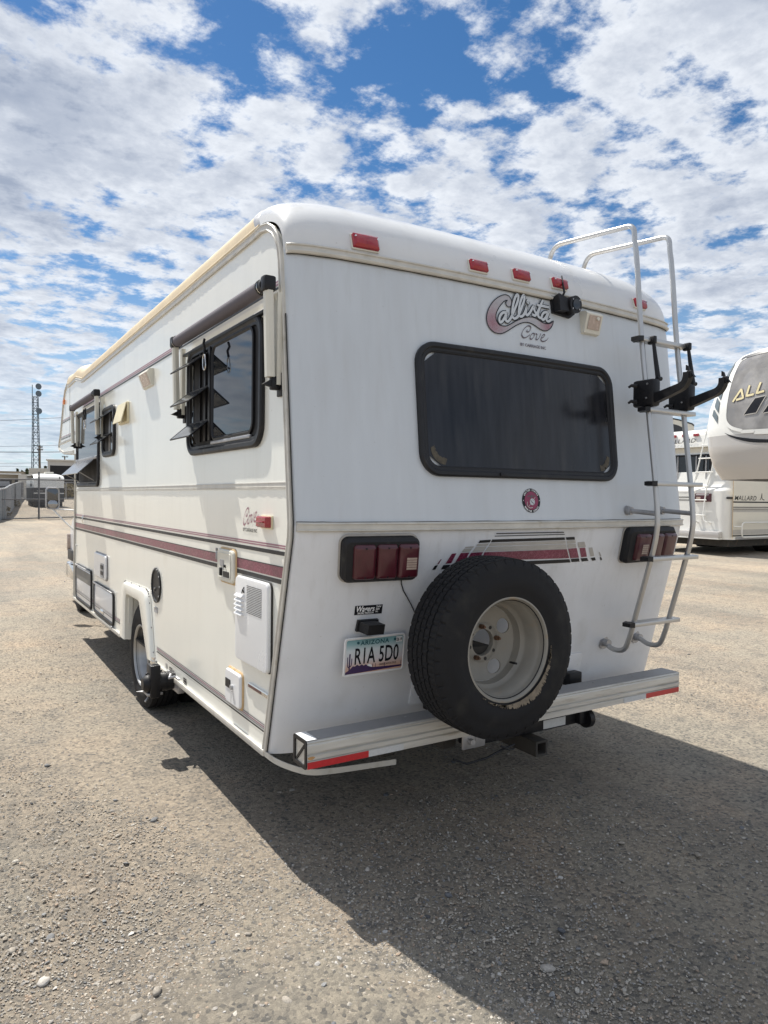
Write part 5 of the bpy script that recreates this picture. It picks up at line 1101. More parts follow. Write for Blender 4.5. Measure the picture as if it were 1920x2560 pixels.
# folding bike rack clamped on the ladder: two arms, each lifts off
def rack(x, label):
    t = thing('bike_rack_arm', label, 'bike rack', (x, -.18, 2.03), 'bike rack arms clamped on the ladder')
    m_ = MB().box((x - .030, -.240, 2.038), (x + .030, -.112, 2.175), .014); m_.build('clamp_block', MT['black'], t)
    m_ = MB()
    for z in (2.145, 2.065): m_.tube([(x - .03, -.14, z), (x - .052, -.125, z + .004), (x - .062, -.115, z - .006)], [.012, .008, .006], 8)
    m_.build('clamp_lug', MT['black'], t)
    m_ = MB()
    for y, z in ((-.205, 2.15), (-.20, 2.08), (-.14, 2.06)): m_.cyl((x - .030, y, z), (x - .034, y, z), .005, 8)
    m_.build('clamp_bolts', MT['steel'], t)
    path = catmull([(-.20, 2.068), (-.27, 2.086), (-.335, 2.104), (-.385, 2.120), (-.408, 2.148), (-.411, 2.182)], 5)
    L = []
    for i, (y, z) in enumerate(path):
        a, b = path[max(i - 1, 0)], path[min(i + 1, len(path) - 1)]; ty, tz = b[0] - a[0], b[1] - a[1]; q = math.hypot(ty, tz); ny, nz_ = -tz / q, ty / q
        h = .025 - .009 * min(i / 18, 1)
        L.append([(x + sx_ * .017, y + ny * h * s_, z + nz_ * h * s_) for sx_, s_ in ((-1, -1), (1, -1), (1, -.7), (.6, -.6), (.6, .6), (1, .7), (1, 1), (-1, 1))])
    m_ = MB(); m_.loops(L, cap0=True, cap1=True); m_.build('arm', MT['black'], t, ang=40)
    m_ = MB(); m_.box((x - .012, -.436, 2.152), (x + .012, -.410, 2.188), .004); m_.prism([(0, 0), (.020, -.006), (.012, .018), (0, .026)], lambda a, b: (x - .005, -.422 - a + .02, 2.192 + b), lambda a, b: (x + .005, -.422 - a + .02, 2.192 + b)); m_.prism([(0, 0), (.020, -.010), (.0, .018)], lambda a, b: (x - .007, -.432 - a, 2.163 + b), lambda a, b: (x + .007, -.432 - a, 2.163 + b)); m_.build('cradle_hook', MT['black'], t)
    m_ = MB(); xs_ = x + .040; m_.tube([(xs_, -.215, 2.175), (xs_ + .002, -.195, 2.28), (xs_ + .002, -.18, 2.372)], [.013, .011, .0085], 8); m_.cyl((xs_ - .012, -.215, 2.182), (xs_ + .02, -.215, 2.182), .011, 10); m_.box((xs_ - .010, -.195, 2.362), (xs_ + .012, -.150, 2.402), .006); m_.build('support_strut', MT['black'], t)
rack(LX[0], 'black folding bike rack arm on the left ladder rail, nearer the rear window')
rack(LX[1], 'black folding bike rack arm on the right ladder rail, reaching over the fifth wheel')

# ------------------------------------------------------------------ van cab ahead of the house
cabp = [(5.43, .50), (5.43, 1.98), (5.9, 1.98), (6.55, 1.42), (7.75, 1.22), (7.98, 1.08), (8.0, .55), (7.50, .50), (7.46, .70), (7.36, .82), (7.02, .90), (6.68, .82), (6.58, .70), (6.54, .50)]
m_ = MB(); L = [[(x, y, z) for y, z in cabp] for x in (.31, .33, 2.07, 2.09)]; m_.loops([[(x + (.10 if (z > 1.45 and x < 1.2) else -.10 if z > 1.45 else 0), y, z) for x, y, z in l] for l in L], cap0=True, cap1=True)
CB = m_.build('cab_body', MT['white'], MH)
m_ = MB(); m_.add([(.42, 5.97, 1.94), (1.98, 5.97, 1.94), (2.02, 6.56, 1.435), (.38, 6.56, 1.435)], [(0, 1, 2, 3)]); m_.build('windscreen', MT['glass'], CB)
for x, s in ((.306, -1), (2.094, 1)):
    m_ = MB(); m_.add([(x + s * .0, 5.6, 1.40), (x, 6.4, 1.40), (x - s * .09, 5.98, 1.88), (x - s * .09, 5.6, 1.88)], [(0, 1, 2, 3)]); m_.build('cab_window', MT['glass'], CB)
    m_ = MB().box((x - .008, 6.36, 1.12), (x + .008, 6.50, 1.15), .004); m_.build('door_handle', MT['chrome'], CB)
m_ = MB().box((.27, 7.96, .40), (2.13, 8.12, .62), .03); m_.box((.265, 7.55, .41), (.33, 8.05, .61), .03); m_.box((2.07, 7.55, .41), (2.135, 8.05, .61), .03); m_.build('front_bumper', MT['chrome'], CB)
m_ = MB().box((.55, 7.985, .70), (1.85, 8.02, 1.02), .01); m_.build('grille', MT['black'], CB)
for x in (.27, 1.87):
    m_ = MB().box((x, 7.97, .78), (x + .26, 8.02, 1.0), .01); m_.build('headlamp', MT['clear'], CB)
m_ = MB().box((.275, 7.40, .66), (.315, 7.98, .80), .01); m_.build('corner_trim', MT['black'], CB)
m_ = MB(); m_.prism([(7.05, 1.0), (7.55, .99), (7.62, .80), (7.46, .68), (7.36, .84), (7.02, .93)], lambda a, b: (.29, a, b), lambda a, b: (.33, a, b)); m_.build('fender', MT['white'], CB)
# door mirror on long arms
def mir(a, b, off): return Vector((-.055 + a, 6.79 - off - a * .35, 1.497 + b))
m_ = MB(); panel(m_, mir, (-.075, -.135, .075, .135), .045, [(.03, -.06), (0, -.03), (0, .0), (.010, .008), (.018, .002)], cap=False); mm = m_.build('door_mirror', MT['steel'], MH)
m_ = MB(); panel(m_, mir, (-.075, -.135, .075, .135), .045, [(.03, -.06), (.03, -.061)]); m_.build('mirror_back', MT['steel'], mm)
m_ = MB(); panel(m_, mir, (-.057, -.035, .057, .117), .03, [(0, .0018), (.001, .002)]); m_.build('mirror_glass', mat('mirror_dark_reflection', (.12, .125, .135), .03, metal=1.0, var=.01), mm)  # upper glass darkened in colour to stand in for a dark reflection
m_ = MB(); panel(m_, mir, (-.053, -.118, .053, -.026), .04, [(0, .002), (0, .006), (.01, .009)]); m_.build('mirror_glass', mat('mirror_dim_reflection', (.30, .305, .32), .05, metal=1.0, var=.01), mm)  # lower glass greyed in colour to dim what it reflects
m_ = MB(); m_.tube([(-.03, 6.80, 1.365), (.10, 6.62, 1.36), (.30, 6.35, 1.345)], .009, 8); m_.tube([(-.05, 6.80, 1.36), (.06, 6.66, 1.22), (.28, 6.40, .98)], .010, 8); m_.build('mirror_arm', MT['alu'], mm)
# ------------------------------------------------------------------ surroundings
def pol(az, D, z=None):
    a = math.radians(az); x, y = CAM[0] + D * math.sin(a), CAM[1] + D * math.cos(a)
    return Vector((x, y, gz(x, y) if z is None else z))
def tz(tan, D): return 1.57 + tan * D
UP = Vector((0, 0, 1))

# --- fifth-wheel trailer, nose towards us
FA = math.radians(92); fn = Vector((math.sin(FA), math.cos(FA), 0)); fu = Vector((math.cos(FA), -math.sin(FA), 0)); FO = Vector((9.017, -2.919, 0)) + fu * -6.124 - fn * .15
FW = thing('fifth_wheel_trailer', 'white and grey fifth wheel trailer whose rounded nose overhangs the motorhome behind it', 'trailer', FO + fn * 3 + UP * gz(*(FO + fn * 3)[:2]))
FZ = [1.90, 2.10, 2.35, 2.665, 3.024, 3.269, 3.555, 3.75, 3.85, 3.92, 3.96]
FWd = [1.28, 1.34, 1.385, 1.42, 1.39, 1.31, 1.19, 1.08, .98, .78, .40]
FV = [.22, .08, .01, .0, .02, .06, .13, .20, .26, .38, .60]
def fwd(z): return float(np.interp(z, FZ, FWd))
def fv(z): return float(np.interp(z, FZ, FV))
EX = 2.6; DEP = .45
def fwp(a, z, off=0.0):
    w = fwd(z); t = min(abs(a) / w, 1.0); v = fv(z) + DEP * (1 - (1 - t ** EX) ** (1 / EX))
    nrm = Vector((0, -1))
    if t > 0.02:
        e = 1e-3; t2 = min(t + e, 1); v2 = DEP * (1 - (1 - t2 ** EX) ** (1 / EX)); v1 = DEP * (1 - (1 - t ** EX) ** (1 / EX)); s = (v2 - v1) / (e * w) if t2 > t else 50
        nrm = Vector((s * (1 if a > 0 else -1), -1)).normalized()
    return FO + fu * (a + nrm.x * off) + fn * (v + nrm.y * off) + UP * z
TS = [math.copysign(1 - (1 - abs(q)) ** 2.2, q) for q in np.linspace(-1, 1, 41)]
def fwsheet(name, zs, m):
    m_ = MB(); rows = []
    for z in zs:
        w = fwd(z); r = [fwp(t * w, z) for t in TS]; back = 6.0
        l0 = FO + fu * (-w if z > 3.0 else -max(w, 1.0)) + fn * back + UP * z; r1 = FO + fu * (w) + fn * back + UP * z
        rows.append([l0] + r + [r1])
    m_.grid(rows); return m_.build(name, m, FW, ang=60)
fwsheet('lower_nose_cap', list(np.linspace(1.90, 2.585, 10)), MT['bggrey'])
fwsheet('upper_nose_cap', [2.585] + list(np.linspace(2.665, 3.96, 24)), MT['bgwhite'])
m_ = MB(); L = [FO + fu * a + fn * v + UP * 1.90 for a, v in ((-1.10, .77), (-.9, .35), (-.5, .23), (.5, .23), (.9, .35), (1.10, .77), (1.1, 6.0), (-1.1, 6.0))]; m_.add(L, [tuple(range(8))]); m_.build('nose_underside', MT['dark'], FW)
m_ = MB(); q = lambda a, v, z: FO + fu * a + fn * v + UP * z
m_.loops([[q(-1.2, 3.7, .75), q(1.2, 3.7, .75), q(1.2, 9.0, .75), q(-1.2, 9.0, .75)], [q(-1.2, 3.7, 1.92), q(1.2, 3.7, 1.92), q(1.2, 9.0, 1.92), q(-1.2, 9.0, 1.92)]], cap0=True, cap1=True)
m_.loops([[q(-1.05, 5.9, 1.9), q(1.05, 5.9, 1.9), q(1.05, 9, 1.9), q(-1.05, 9, 1.9)], [q(-1.05, 5.9, 3.7), q(1.05, 5.9, 3.7), q(1.05, 9, 3.7), q(-1.05, 9, 3.7)]], cap1=True); m_.build('trailer_body', MT['bgwhite'], FW)
for a in (-.95, .95):
    g0 = gz(*(FO + fu * a + fn * 3.95)[:2]); m_ = MB(); m_.tube([q(a, 3.95, .80), q(a, 3.95, g0 + .03)], .045, 8); m_.cyl(q(a, 3.95, g0), q(a, 3.95, g0 + .03), .13, 12); m_.build('landing_leg', MT['steel'], FW)
    for v in (7.0, 7.9):
        m_ = MB(); g0 = gz(*(FO + fu * a + fn * v)[:2]); c = q(a * 1.16, v, g0 + .38); s = -1 if a < 0 else 1; m_.cyl(c, c - fu * s * .24, .38, 28); m_.build('trailer_wheel', MT['rubber'], FW)
# glossy grey front panel with its white surround
PL = [(2.612, -.50), (2.63, -.585), (2.66, -.687), (2.69, -.765), (2.743, -.838), (2.839, -.894), (3.043, -.901), (3.35, -.891), (3.606, -.855), (3.72, -.825), (3.758, -.79), (3.785, -.70)]
pz = [p[0] for p in PL]; pw = [-p[1] for p in PL]
m_ = MB(); rows = []
for z in sorted(set(pz + list(np.linspace(2.62, 3.78, 24)))):
    w = float(np.interp(z, pz, pw)); rows.append([fwp(w * t, z, .012) for t in np.linspace(-1, 1, 31)])
m_.grid(rows); m_.build('front_panel', mat('grey_mirror_gelcoat', (.20, .192, .185), .06, var=.25, scale=1.6, coat=.6, col2=(.34, .33, .32), c2lo=.40, c2hi=.70, c2scale=2.6), FW, ang=60)  # pale mottling in the colour stands in for reflected clouds
def fwm(a, b, off): return fwp(a, b, off)
def quad(mb, P4, fm, off, n=6):
    a, b, c, d = P4; rows = []
    for i in range(n + 1):
        s = i / n; l = (a[0] + (d[0] - a[0]) * s, a[1] + (d[1] - a[1]) * s); r = (b[0] + (c[0] - b[0]) * s, b[1] + (c[1] - b[1]) * s)
        rows.append([fm(l[0] + (r[0] - l[0]) * t / n, l[1] + (r[1] - l[1]) * t / n, off) for t in range(n + 1)])
    mb.grid(rows); return mb
def finer(path, n=6, closed=False):
    out = []; L = len(path)
    for i in range(L if closed else L - 1):
        a, b = path[i], path[(i + 1) % L]; out += [(a[0] + (b[0] - a[0]) * k / n, a[1] + (b[1] - a[1]) * k / n) for k in range(n)]
    return out if closed else out + [path[-1]]
bd = [(-w, z) for z, w in PL][::-1] + [(-.36, 2.592), (-.18, 2.578), (0, 2.574), (.18, 2.578), (.36, 2.592)] + [(w, z) for z, w in PL]
m_ = MB(); ribbon(m_, catmull(bd, 3), .05, fwm, .016); m_.build('panel_edge', MT['bgwhite'], FW)
m_ = MB(); ribbon(m_, catmull([(-.80, 3.765), (-.72, 3.795), (-.36, 3.818), (0, 3.825), (.36, 3.818), (.72, 3.795), (.80, 3.765)], 4), .045, fwm, .02); m_.build('brow_trim', MT['bgdark'], FW)
sw_t = catmull([(-.906, 2.622), (-.74, 2.562), (-.462, 2.505), (-.168, 2.473), (0, 2.468), (.168, 2.473), (.462, 2.505), (.74, 2.562), (.906, 2.622)], 4); sw_b = catmull([(-.906, 2.621), (-.745, 2.534), (-.463, 2.452), (-.168, 2.424), (0, 2.419), (.168, 2.424), (.463, 2.452), (.745, 2.534), (.906, 2.621)], 4)
m_ = MB(); m_.grid([[fwm(*p, .006) for p in sw_t], [fwm(*p, .006) for p in sw_b]]); m_.build('nose_swoosh', MT['ink'], FW)
for P4 in ([(-.985, 3.79), (-1.146, 3.244), (-1.043, 3.154), (-.945, 3.70)], [(-1.143, 3.211), (-1.049, 3.124), (-1.053, 2.948), (-1.159, 3.065)], [(-1.163, 3.024), (-1.064, 2.909), (-1.058, 2.784), (-1.193, 2.923)]):
    for s in (1, -1):
        m_ = MB(); quad(m_, [(s * a, b) for a, b in P4], fwm, .010); m_.build('nose_decal', MT['slate'], FW)
for dx in (0, .306):
    P4 = [(-.564 + dx, 2.861), (-.392 + dx, 3.102), (-.214 + dx, 3.121), (-.35 + dx, 2.875)]
    m_ = MB(); quad(m_, P4, fwm, .020); m_.build('panel_decal', MT['ink'], FW)
    m_ = MB(); ribbon(m_, finer(P4, 6, True), .014, fwm, .022, closed=True); m_.build('panel_decal_edge', MT['palegrey'], FW)
LT = [[[(-.771, 3.088), (-.645, 3.272)], [(-.645, 3.272), (-.592, 3.128), (-.712, 3.110)]], [[(-.509, 3.312), (-.540, 3.150), (-.418, 3.164)]], [[(-.332, 3.334), (-.376, 3.172), (-.256, 3.192)]], [[(-.118, 3.352), (-.168, 3.192)]]]
for g in LT:
    m_ = MB()
    for s in g: ribbon(m_, finer(s), .050, fwm, .020)
    l_ = m_.build('brand_letter', MT['inkgrey'], FW, merge=False)
    m_ = MB()
    for s in g: ribbon(m_, finer(s), .034, fwm, .0225)
    m_.build('letter_face', MT['gold'], l_, merge=False)

# --- the older motorhome behind it, its tail towards us
MX, MY = 15.32, 7.83
ML = thing('parked_motorhome', 'older white motorhome with black bird-name lettering parked behind the grey trailer nose', 'motorhome', (MX + 3, MY + 1.2, gz(MX + 3, MY + 1.2)))
def mr(b, z, off=0.0): return Vector((MX - off, b, z))           # rear face: b = world y
def msd(a, z, off=0.0): return Vector((a, MY - off, z))           # side face: a = world x
MYB = MY + 2.45
def mbody(zs, xoff, name, m, rad=.30, closed_top=False):
    m_ = MB(); rows = []
    for z, xo in zip(zs, xoff):
        row = [Vector((MX + 6.5, MY, z))]
        for k in range(9):
            a = PI / 2 * k / 8; row.append(Vector((MX + xo + rad - rad * math.sin(a), MY + rad - rad * math.cos(a), z)))
        for k in range(9):
            a = PI / 2 * k / 8; row.append(Vector((MX + xo + rad - rad * math.cos(a), MYB - rad + rad * math.sin(a), z)))
        row.append(Vector((MX + 6.5, MYB, z))); rows.append(row)
    m_.grid(rows)
    if closed_top: m_.f.append(tuple(range(len(m_.v) - len(rows[0]), len(m_.v))))
    return m_.build(name, m, ML, ang=45)
mbody([.60, 1.0, 1.80], [-.06, -.06, -.06], 'lower_body', MT['bgwhite'])
mbody([1.80, 1.84, 1.90, 2.0, 2.80], [-.06, -.05, .02, .05, .12], 'rear_wall', MT['bgwhite'])
mbody([2.80, 2.93], [.12, .12], 'overhang_shade_band', MT['bgcream'])  # cream tone puts the shade under the cap overhang into the colour
mbody([2.93, 2.94, 3.2, 3.34, 3.38, 3.40], [.10, .0, .03, .06, .12, .4], 'roof_cap', MT['bgwhite'], closed_top=True)
m_ = MB(); panel(m_, lambda a, b, o: mr(a, b, o - .10), (8.46, 2.075, 9.95, 2.75), .10, [(0, .0), (0, .03), (.03, .04), (.05, .02)]); w_ = m_.build('rear_window', MT['black'], ML)
m_ = MB(); panel(m_, lambda a, b, o: mr(a, b, o - .10), (8.52, 2.13, 9.90, 2.70), .06, [(0, .021), (.002, .024)]); m_.build('pane', MT['glass'], w_)
for b in (8.60, 8.88, 9.42): m_ = MB(); m_.box((MX + .055, b - .012, 2.12), (MX + .08, b + .012, 2.71)); m_.build('mullion', MT['steel'], w_)
text('MALLARD', .155, lambda a, b, o: mr(9.80 - a, 3.055 + b, o), MT['ink'], ML, 'brand_lettering', off=.012, sx=1.25, shear=.22, bold=.0006, space=1.12)
text('MALLARD', .165, lambda a, b, o: msd(15.40 + a, 1.580 + b, o), MT['ink'], ML, 'brand_lettering', off=.006, sx=1.23, shear=.2, bold=.0006, space=1.06)
m_ = MB(); ribbon(m_, catmull([(16.50, 1.59), (16.56, 1.66), (16.58, 1.76), (16.585, 1.66), (16.62, 1.61), (16.70, 1.595)], 4), .02, msd, .006); m_.build('bird_decal', MT['ink'], ML)
for b in (8.87, 9.20, 9.53):
    m_ = MB(); panel(m_, lambda a, c, o: mr(a, c, o - .035), (b - .075, 3.215, b + .075, 3.285), .015, [(0, 0), (0, .03), (.01, .045)]); m_.build('clearance_lamp', MT['red'], ML)
for (b0, b1) in ((8.345, 8.80), (9.5, 9.95)):
    m_ = MB(); panel(m_, lambda a, c, o: mr(a, c, o + .06), (b0, 1.53, b1, 1.745), .02, [(0, 0), (0, .02), (.012, .035)]); t_ = m_.build('tail_lamp', MT['dred'], ML)
    m_ = MB(); m_.add([mr(b1 - .05, 1.60, .097), mr(b1 - .17, 1.60, .097), mr(b1 - .17, 1.655, .097), mr(b1 - .05, 1.655, .097)], [(0, 1, 2, 3)]); m_.build('reverse_lamp', MT['clear'], t_)
    m_ = MB(); m_.add([mr(b1 - .04, 1.70, .097), mr(b0 + .06, 1.70, .097), mr(b0 + .06, 1.715, .097), mr(b1 - .04, 1.715, .097)], [(0, 1, 2, 3)]); m_.build('lamp_trim', MT['letter'], t_)
for z, w in ((1.645, .022), (1.570, .022), (1.76, .012)):
    m_ = MB(); ribbon(m_, [(8.82, z), (10.1, z)], w, lambda a, b, o: mr(a, b, o + .06), .004); m_.build('rear_stripe', MT['ink'] if w > .02 else MT['steel'], ML)
m_ = MB().box((MX - .22, 8.03, .63), (MX - .06, 10.2, .795), .02); m_.build('rear_bumper', MT['bggrey'], ML)
m_ = MB().box((MX - .235, 8.03, .60), (MX - .06, 10.2, .628), .004); m_.build('bumper_lip', MT['bgwhite'], ML)
m_ = MB().box((MX + .18, MY - .012, .60), (MX + 6.4, MY + .01, .67), .004); m_.build('skirt', MT['steel'], ML)
for (z, w, k) in ((1.535, .035, 'ink'), (1.409, .018, 'ink'), (1.377, .036, 'palegrey'), (1.345, .014, 'ink'), (1.31, .05, 'palegrey'), (.79, .12, 'palegrey'), (.70, .03, 'ink')):
    m_ = MB(); ribbon(m_, [(15.36, z), (21.5, z)], w, msd, .004); m_.build('side_stripe', MT[k], ML)
m_ = MB(); ribbon(m_, [(15.345, .62), (15.345, 2.9)], .022, msd, .006); m_.build('corner_moulding', MT['caulk'], ML)
m_ = MB(); fill(m_, [(15.36, .68), (21.5, .68), (21.5, 2.92), (15.36, 2.92)], msd, .002); m_.build('side_wall', MT['bgcream'], ML)
m_ = MB(); m_.tube(arc_pts([msd(17.4, 1.03, .12), msd(15.56, 1.03, .12), msd(15.56, .665, .12), msd(17.4, .665, .12)], .12), .018, 8); m_.tube([msd(15.56, .93, .12), msd(15.40, .93, .01)], .015, 8); m_.build('entry_rail', MT['bgwhite'], ML)
m_ = MB(); panel(m_, lambda a, b, o: Vector((MX + .10 - .07 * 0 + (a - 15.0) * .0, 0, 0)) if False else Vector((MX + .02 + .0 * a - o, MY + .10 + (a - 15.09) * .0, b)), (15.0, 1.607, 15.16, 1.661), .02, [(0, 0), (0, .02)]); m_.v = []; m_.f = []
c_ = Vector((MX + .02, MY + .085, 1.634)); d_ = Vector((-.7, -.7, 0)); t_ = Vector((.7, -.7, 0)); L = []
for o in (0, .03): L.append([c_ + t_ * a + UP * b + d_ * o for a, b in rrect(-.075, -.028, .075, .028, .02, 3)])
m_.loops(L, cap1=True); m_.build('corner_marker', MT['bgdark'], ML)
m_ = MB(); panel(m_, msd, (16.93, 1.35, 17.7, 2.06), .08, [(0, .0), (0, .02), (.04, .02)]); m_.build('side_window', MT['black'], ML)
# ladder of that motorhome
def mladder(b, z): return Vector((MX - .18 + (z - 1.0) * .10, b, z))
r0 = [(8.56, 3.52), (8.60, 3.30), (8.80, 2.15), (8.835, 1.95), (8.845, 1.55), (8.84, 1.15), (8.80, 1.05), (8.73, 1.02)]
r1 = [(8.18, 3.52), (8.22, 3.30), (8.37, 2.30), (8.455, 1.95), (8.49, 1.55), (8.50, 1.18), (8.46, 1.06), (8.39, 1.01)]
m_ = MB(); m_.tube([mladder(*p) for p in r0] + [Vector((MX - .06, 8.70, 1.01))], .018, 8); LD2 = m_.build('ladder', MT['bgwhite'], ML)
m_ = MB(); m_.tube([mladder(*p) for p in r1] + [Vector((MX - .06, 8.36, 1.0))], .018, 8); m_.build('ladder_rail', MT['bgwhite'], LD2)
for z in (3.32, 2.985, 2.635, 2.285, 1.93, 1.575, 1.19):
    a = float(np.interp(-z, [-p[1] for p in r0[:6]], [p[0] for p in r0[:6]])); b = float(np.interp(-z, [-p[1] for p in r1[:6]], [p[0] for p in r1[:6]]))
    m_ = MB(); m_.tube([mladder(a + .04, z), mladder(b - .04, z)], .018, 6); m_.build('ladder_rung', MT['bgwhite'], LD2)
m_ = MB(); m_.prism([(8.42, 3.39), (8.98, 3.39), (8.93, 3.60), (8.45, 3.60)], lambda a, b: (MX + 1.6, a, b), lambda a, b: (MX + 2.5, a, b)); AC = m_.build('air_conditioner', MT['bgcream'], ML)
m_ = MB()
for k in range(8): z = 3.42 + k * .021; m_.box((MX + 1.592, 8.52, z), (MX + 1.602, 8.90, z + .012))
m_.build('air_conditioner_grille', MT['caulk'], AC)
for b in (8.12, 9.9):
    g0 = gz(MX + 2.4, b); m_ = MB(); c = Vector((MX + 2.4, b - .02, g0 + .37)); m_.cyl(c, c + Vector((0, .45, 0)), .38, 28); m_.build('rear_tyre', MT['rubber'], ML)
for b in (8.05, 9.9):
    g0 = gz(MX + 6.0, b); m_ = MB(); c = Vector((MX + 6.0, b, g0 + .37)); m_.cyl(c, c + Vector((0, .22, 0)), .37, 24); m_.build('front_tyre', MT['rubber'], ML)
m_ = MB().box((MX + .1, MY + .15, .42), (MX + 6.4, MYB - .15, .62)); m_.build('chassis', MT['under'], ML)
m_ = MB(); m_.prism([(MX + 6.5, .62), (MX + 6.5, 2.2), (MX + 6.9, 1.9), (MX + 7.9, 1.35), (MX + 7.9, .62)], lambda a, b: (a, MY + .2, b), lambda a, b: (a, MYB - .2, b)); m_.build('cab_body', MT['bgwhite'], ML)

# --- pale trailer roof showing behind
A, B = pol(50.5, 27), pol(55.15, 27)
TR = thing('travel_trailer', 'pale trailer with a dark oval logo on its upper side, seen over the motorhome roof', 'trailer', (A + B) / 2)
dv = (B - A).normalized(); dn = Vector((-dv.y, dv.x, 0)); 
if dn.dot(Vector((CAM[0], CAM[1], 0)) - A) > 0: dn = -dn
def trp(t, z, off=0.0): p = A + dv * t - dn * off; return Vector((p.x, p.y, z))
Lh = (B - A).length
m_ = MB(); prof = [(0, .9), (Lh, .9), (Lh, tz(.0955, 27)), (Lh - .06, tz(.0978, 27)), (Lh - .45, tz(.1030, 27)), (Lh - .75, tz(.1058, 27)), (0, tz(.115, 27))]
m_.prism(prof, lambda a, b: trp(a, b), lambda a, b: trp(a, b, -5.0)); m_.build('trailer_body', MT['bgcream'], TR)
m_ = MB(); ribbon(m_, prof[2:], .05, trp, .01); m_.build('roof_trim', MT['bgdark'], TR)
m_ = MB(); ce = (Lh - .58, tz(.0905, 27)); fill(m_, [(ce[0] - .10 + .42 * math.cos(k * PI / 14), ce[1] + .05 + .16 * math.sin(k * PI / 14) - .10 * math.cos(k * PI / 14)) for k in range(28)], trp, .008); m_.build('oval_logo', MT['bgdark'], TR)
m_ = MB(); fill(m_, [(ce[0] - .42 + .12 * math.cos(k * PI / 8), ce[1] + .06 + .09 * math.sin(k * PI / 8)) for k in range(16)], trp, .012); m_.build('oval_logo_centre', MT['bgwhite'], TR)
for t in (.8, Lh - 1.0):
    c = trp(t, 0, -.1); c.z = gz(c.x, c.y) + .35; m_ = MB(); m_.cyl(c, c + dn * .25, .36, 20); m_.build('trailer_wheel', MT['rubber'], TR)

# --- chain-link fence across the far side of the lot
F0, F1 = Vector((.897, 31.76, 0)), Vector((3.965, 33.07, 0)); fd = (F1 - F0).normalized()
FNC = thing('chain_link_fence', 'grey chain link fence with pipe rails across the far edge of the gravel lot', 'fence', (F0.x, F0.y, gz(F0.x, F0.y)))
def fp_(t, h): p = F0 + fd * t; return Vector((p.x, p.y, gz(p.x, p.y) + h))
posts = [-4.4, -1.35, 1.70, 4.75, 7.8, 10.85, 13.9]
for t in posts:
    m_ = MB(); m_.tube([fp_(t, 0), fp_(t, 2.06)], .038, 8); m_.cyl(fp_(t, 2.06), fp_(t, 2.10), .045, 8); m_.build('post', MT['fencepipe'], FNC)
for h, r in ((1.75, .027), (.885, .023), (.05, .027)):
    m_ = MB(); m_.tube([fp_(t, h) for t in np.linspace(-4.4, 13.9, 7)], r, 8); m_.build('rail', MT['fencepipe'], FNC)
m_ = MB(); st = .062; rr_ = .0055; nn_ = Vector((-fd.y, fd.x, 0))
H = 1.70
for s in (1, -1):
    k0 = -4.4 - H
    t = k0
    while t < 9.0:
        a, b = (t, t + H) if s == 1 else (t + H, t); 
        p, q_ = fp_(a, .05), fp_(b, .05 + H)
        lo_, hi_ = -4.4, 9.0
        if min(a, b) >= lo_ and max(a, b) <= hi_:
            e_ = Vector((0, 0, rr_)); f_ = fd * rr_; g_ = nn_ * rr_
            m_.add([p + f_, p + g_, p - f_, q_ + f_, q_ + g_, q_ - f_], [(0, 1, 4, 3), (1, 2, 5, 4), (2, 0, 3, 5)])
        t += st
o_ = m_.build('wire_mesh', MT['fencepipe'], FNC, merge=False); o_['kind'] = 'stuff'
m_ = MB(); 
# --- slatted privacy fence running away from the gate
PF = thing('privacy_fence', 'pale slatted privacy fence running away behind the gate at the left', 'fence', pol(3.79, 35.8))
pf = [(1.2, 30.0, 1.25), (3.15, 33.0, 1.28), (3.79, 35.8, 1.33), (4.12, 43.0, 1.45), (4.455, 58.6, 1.56), (4.79, 83.0, 1.74)]
P3 = []
for i in range(len(pf) - 1):
    n = 7 if i >= 2 else 4
    for k in range(n): 
        t = k / n; a = pol(pf[i][0] + (pf[i + 1][0] - pf[i][0]) * 0, pf[i][1]); b = pol(pf[i + 1][0], pf[i + 1][1]); p = a.lerp(b, t); h = pf[i][2] + (pf[i + 1][2] - pf[i][2]) * t; P3.append((p, h))
P3.append((pol(pf[-1][0], pf[-1][1]), pf[-1][2]))
for i in range(len(P3) - 1):
    (p, h), (q_, g) = P3[i], P3[i + 1]; dd = (q_ - p).normalized(); w = Vector((-dd.y, dd.x, 0)) * .012; p2 = p + dd * .02; q2 = q_ - dd * .03
    p2.z, q2.z = gz(p2.x, p2.y), gz(q2.x, q2.y)
    m_ = MB(); m_.add([p2 + w, p2 - w, q2 - w, q2 + w, p2 + w + UP * h, p2 - w + UP * h, q2 - w + UP * g, q2 + w + UP * g], [(0, 3, 2, 1), (4, 5, 6, 7), (0, 1, 5, 4), (1, 2, 6, 5), (2, 3, 7, 6), (3, 0, 4, 7)]); m_.build('slat_panel', MT['slat'], PF)
    m_ = MB(); m_.tube([Vector((p.x, p.y, gz(p.x, p.y))), Vector((p.x, p.y, gz(p.x, p.y) + h + .05))], .035, 6); m_.build('post', MT['steel'], PF)
m_ = MB(); m_.tube([Vector((p.x, p.y, gz(p.x, p.y) + h + .03)) for p, h in P3], .035, 6); m_.build('top_rail', MT['alu'], PF)
# low wire fence farther back
BF = thing('boundary_fence', 'low wire fence on thin posts far behind the black and white trailer', 'fence', pol(5.2, 85))
for az in (4.85, 5.45, 6.1, 6.75, 7.25, 7.72, 8.3):
    m_ = MB(); p = pol(az, 85); m_.tube([p, p + UP * 1.85], .05, 6); m_.build('post', MT['steel'], BF)
for h in (1.8, 1.1): m_ = MB(); m_.tube([pol(a, 85) + UP * h for a in (4.85, 5.45, 6.1, 6.75, 7.25, 7.72, 8.3)], .03, 6); m_.build('rail', MT['steel'], BF)

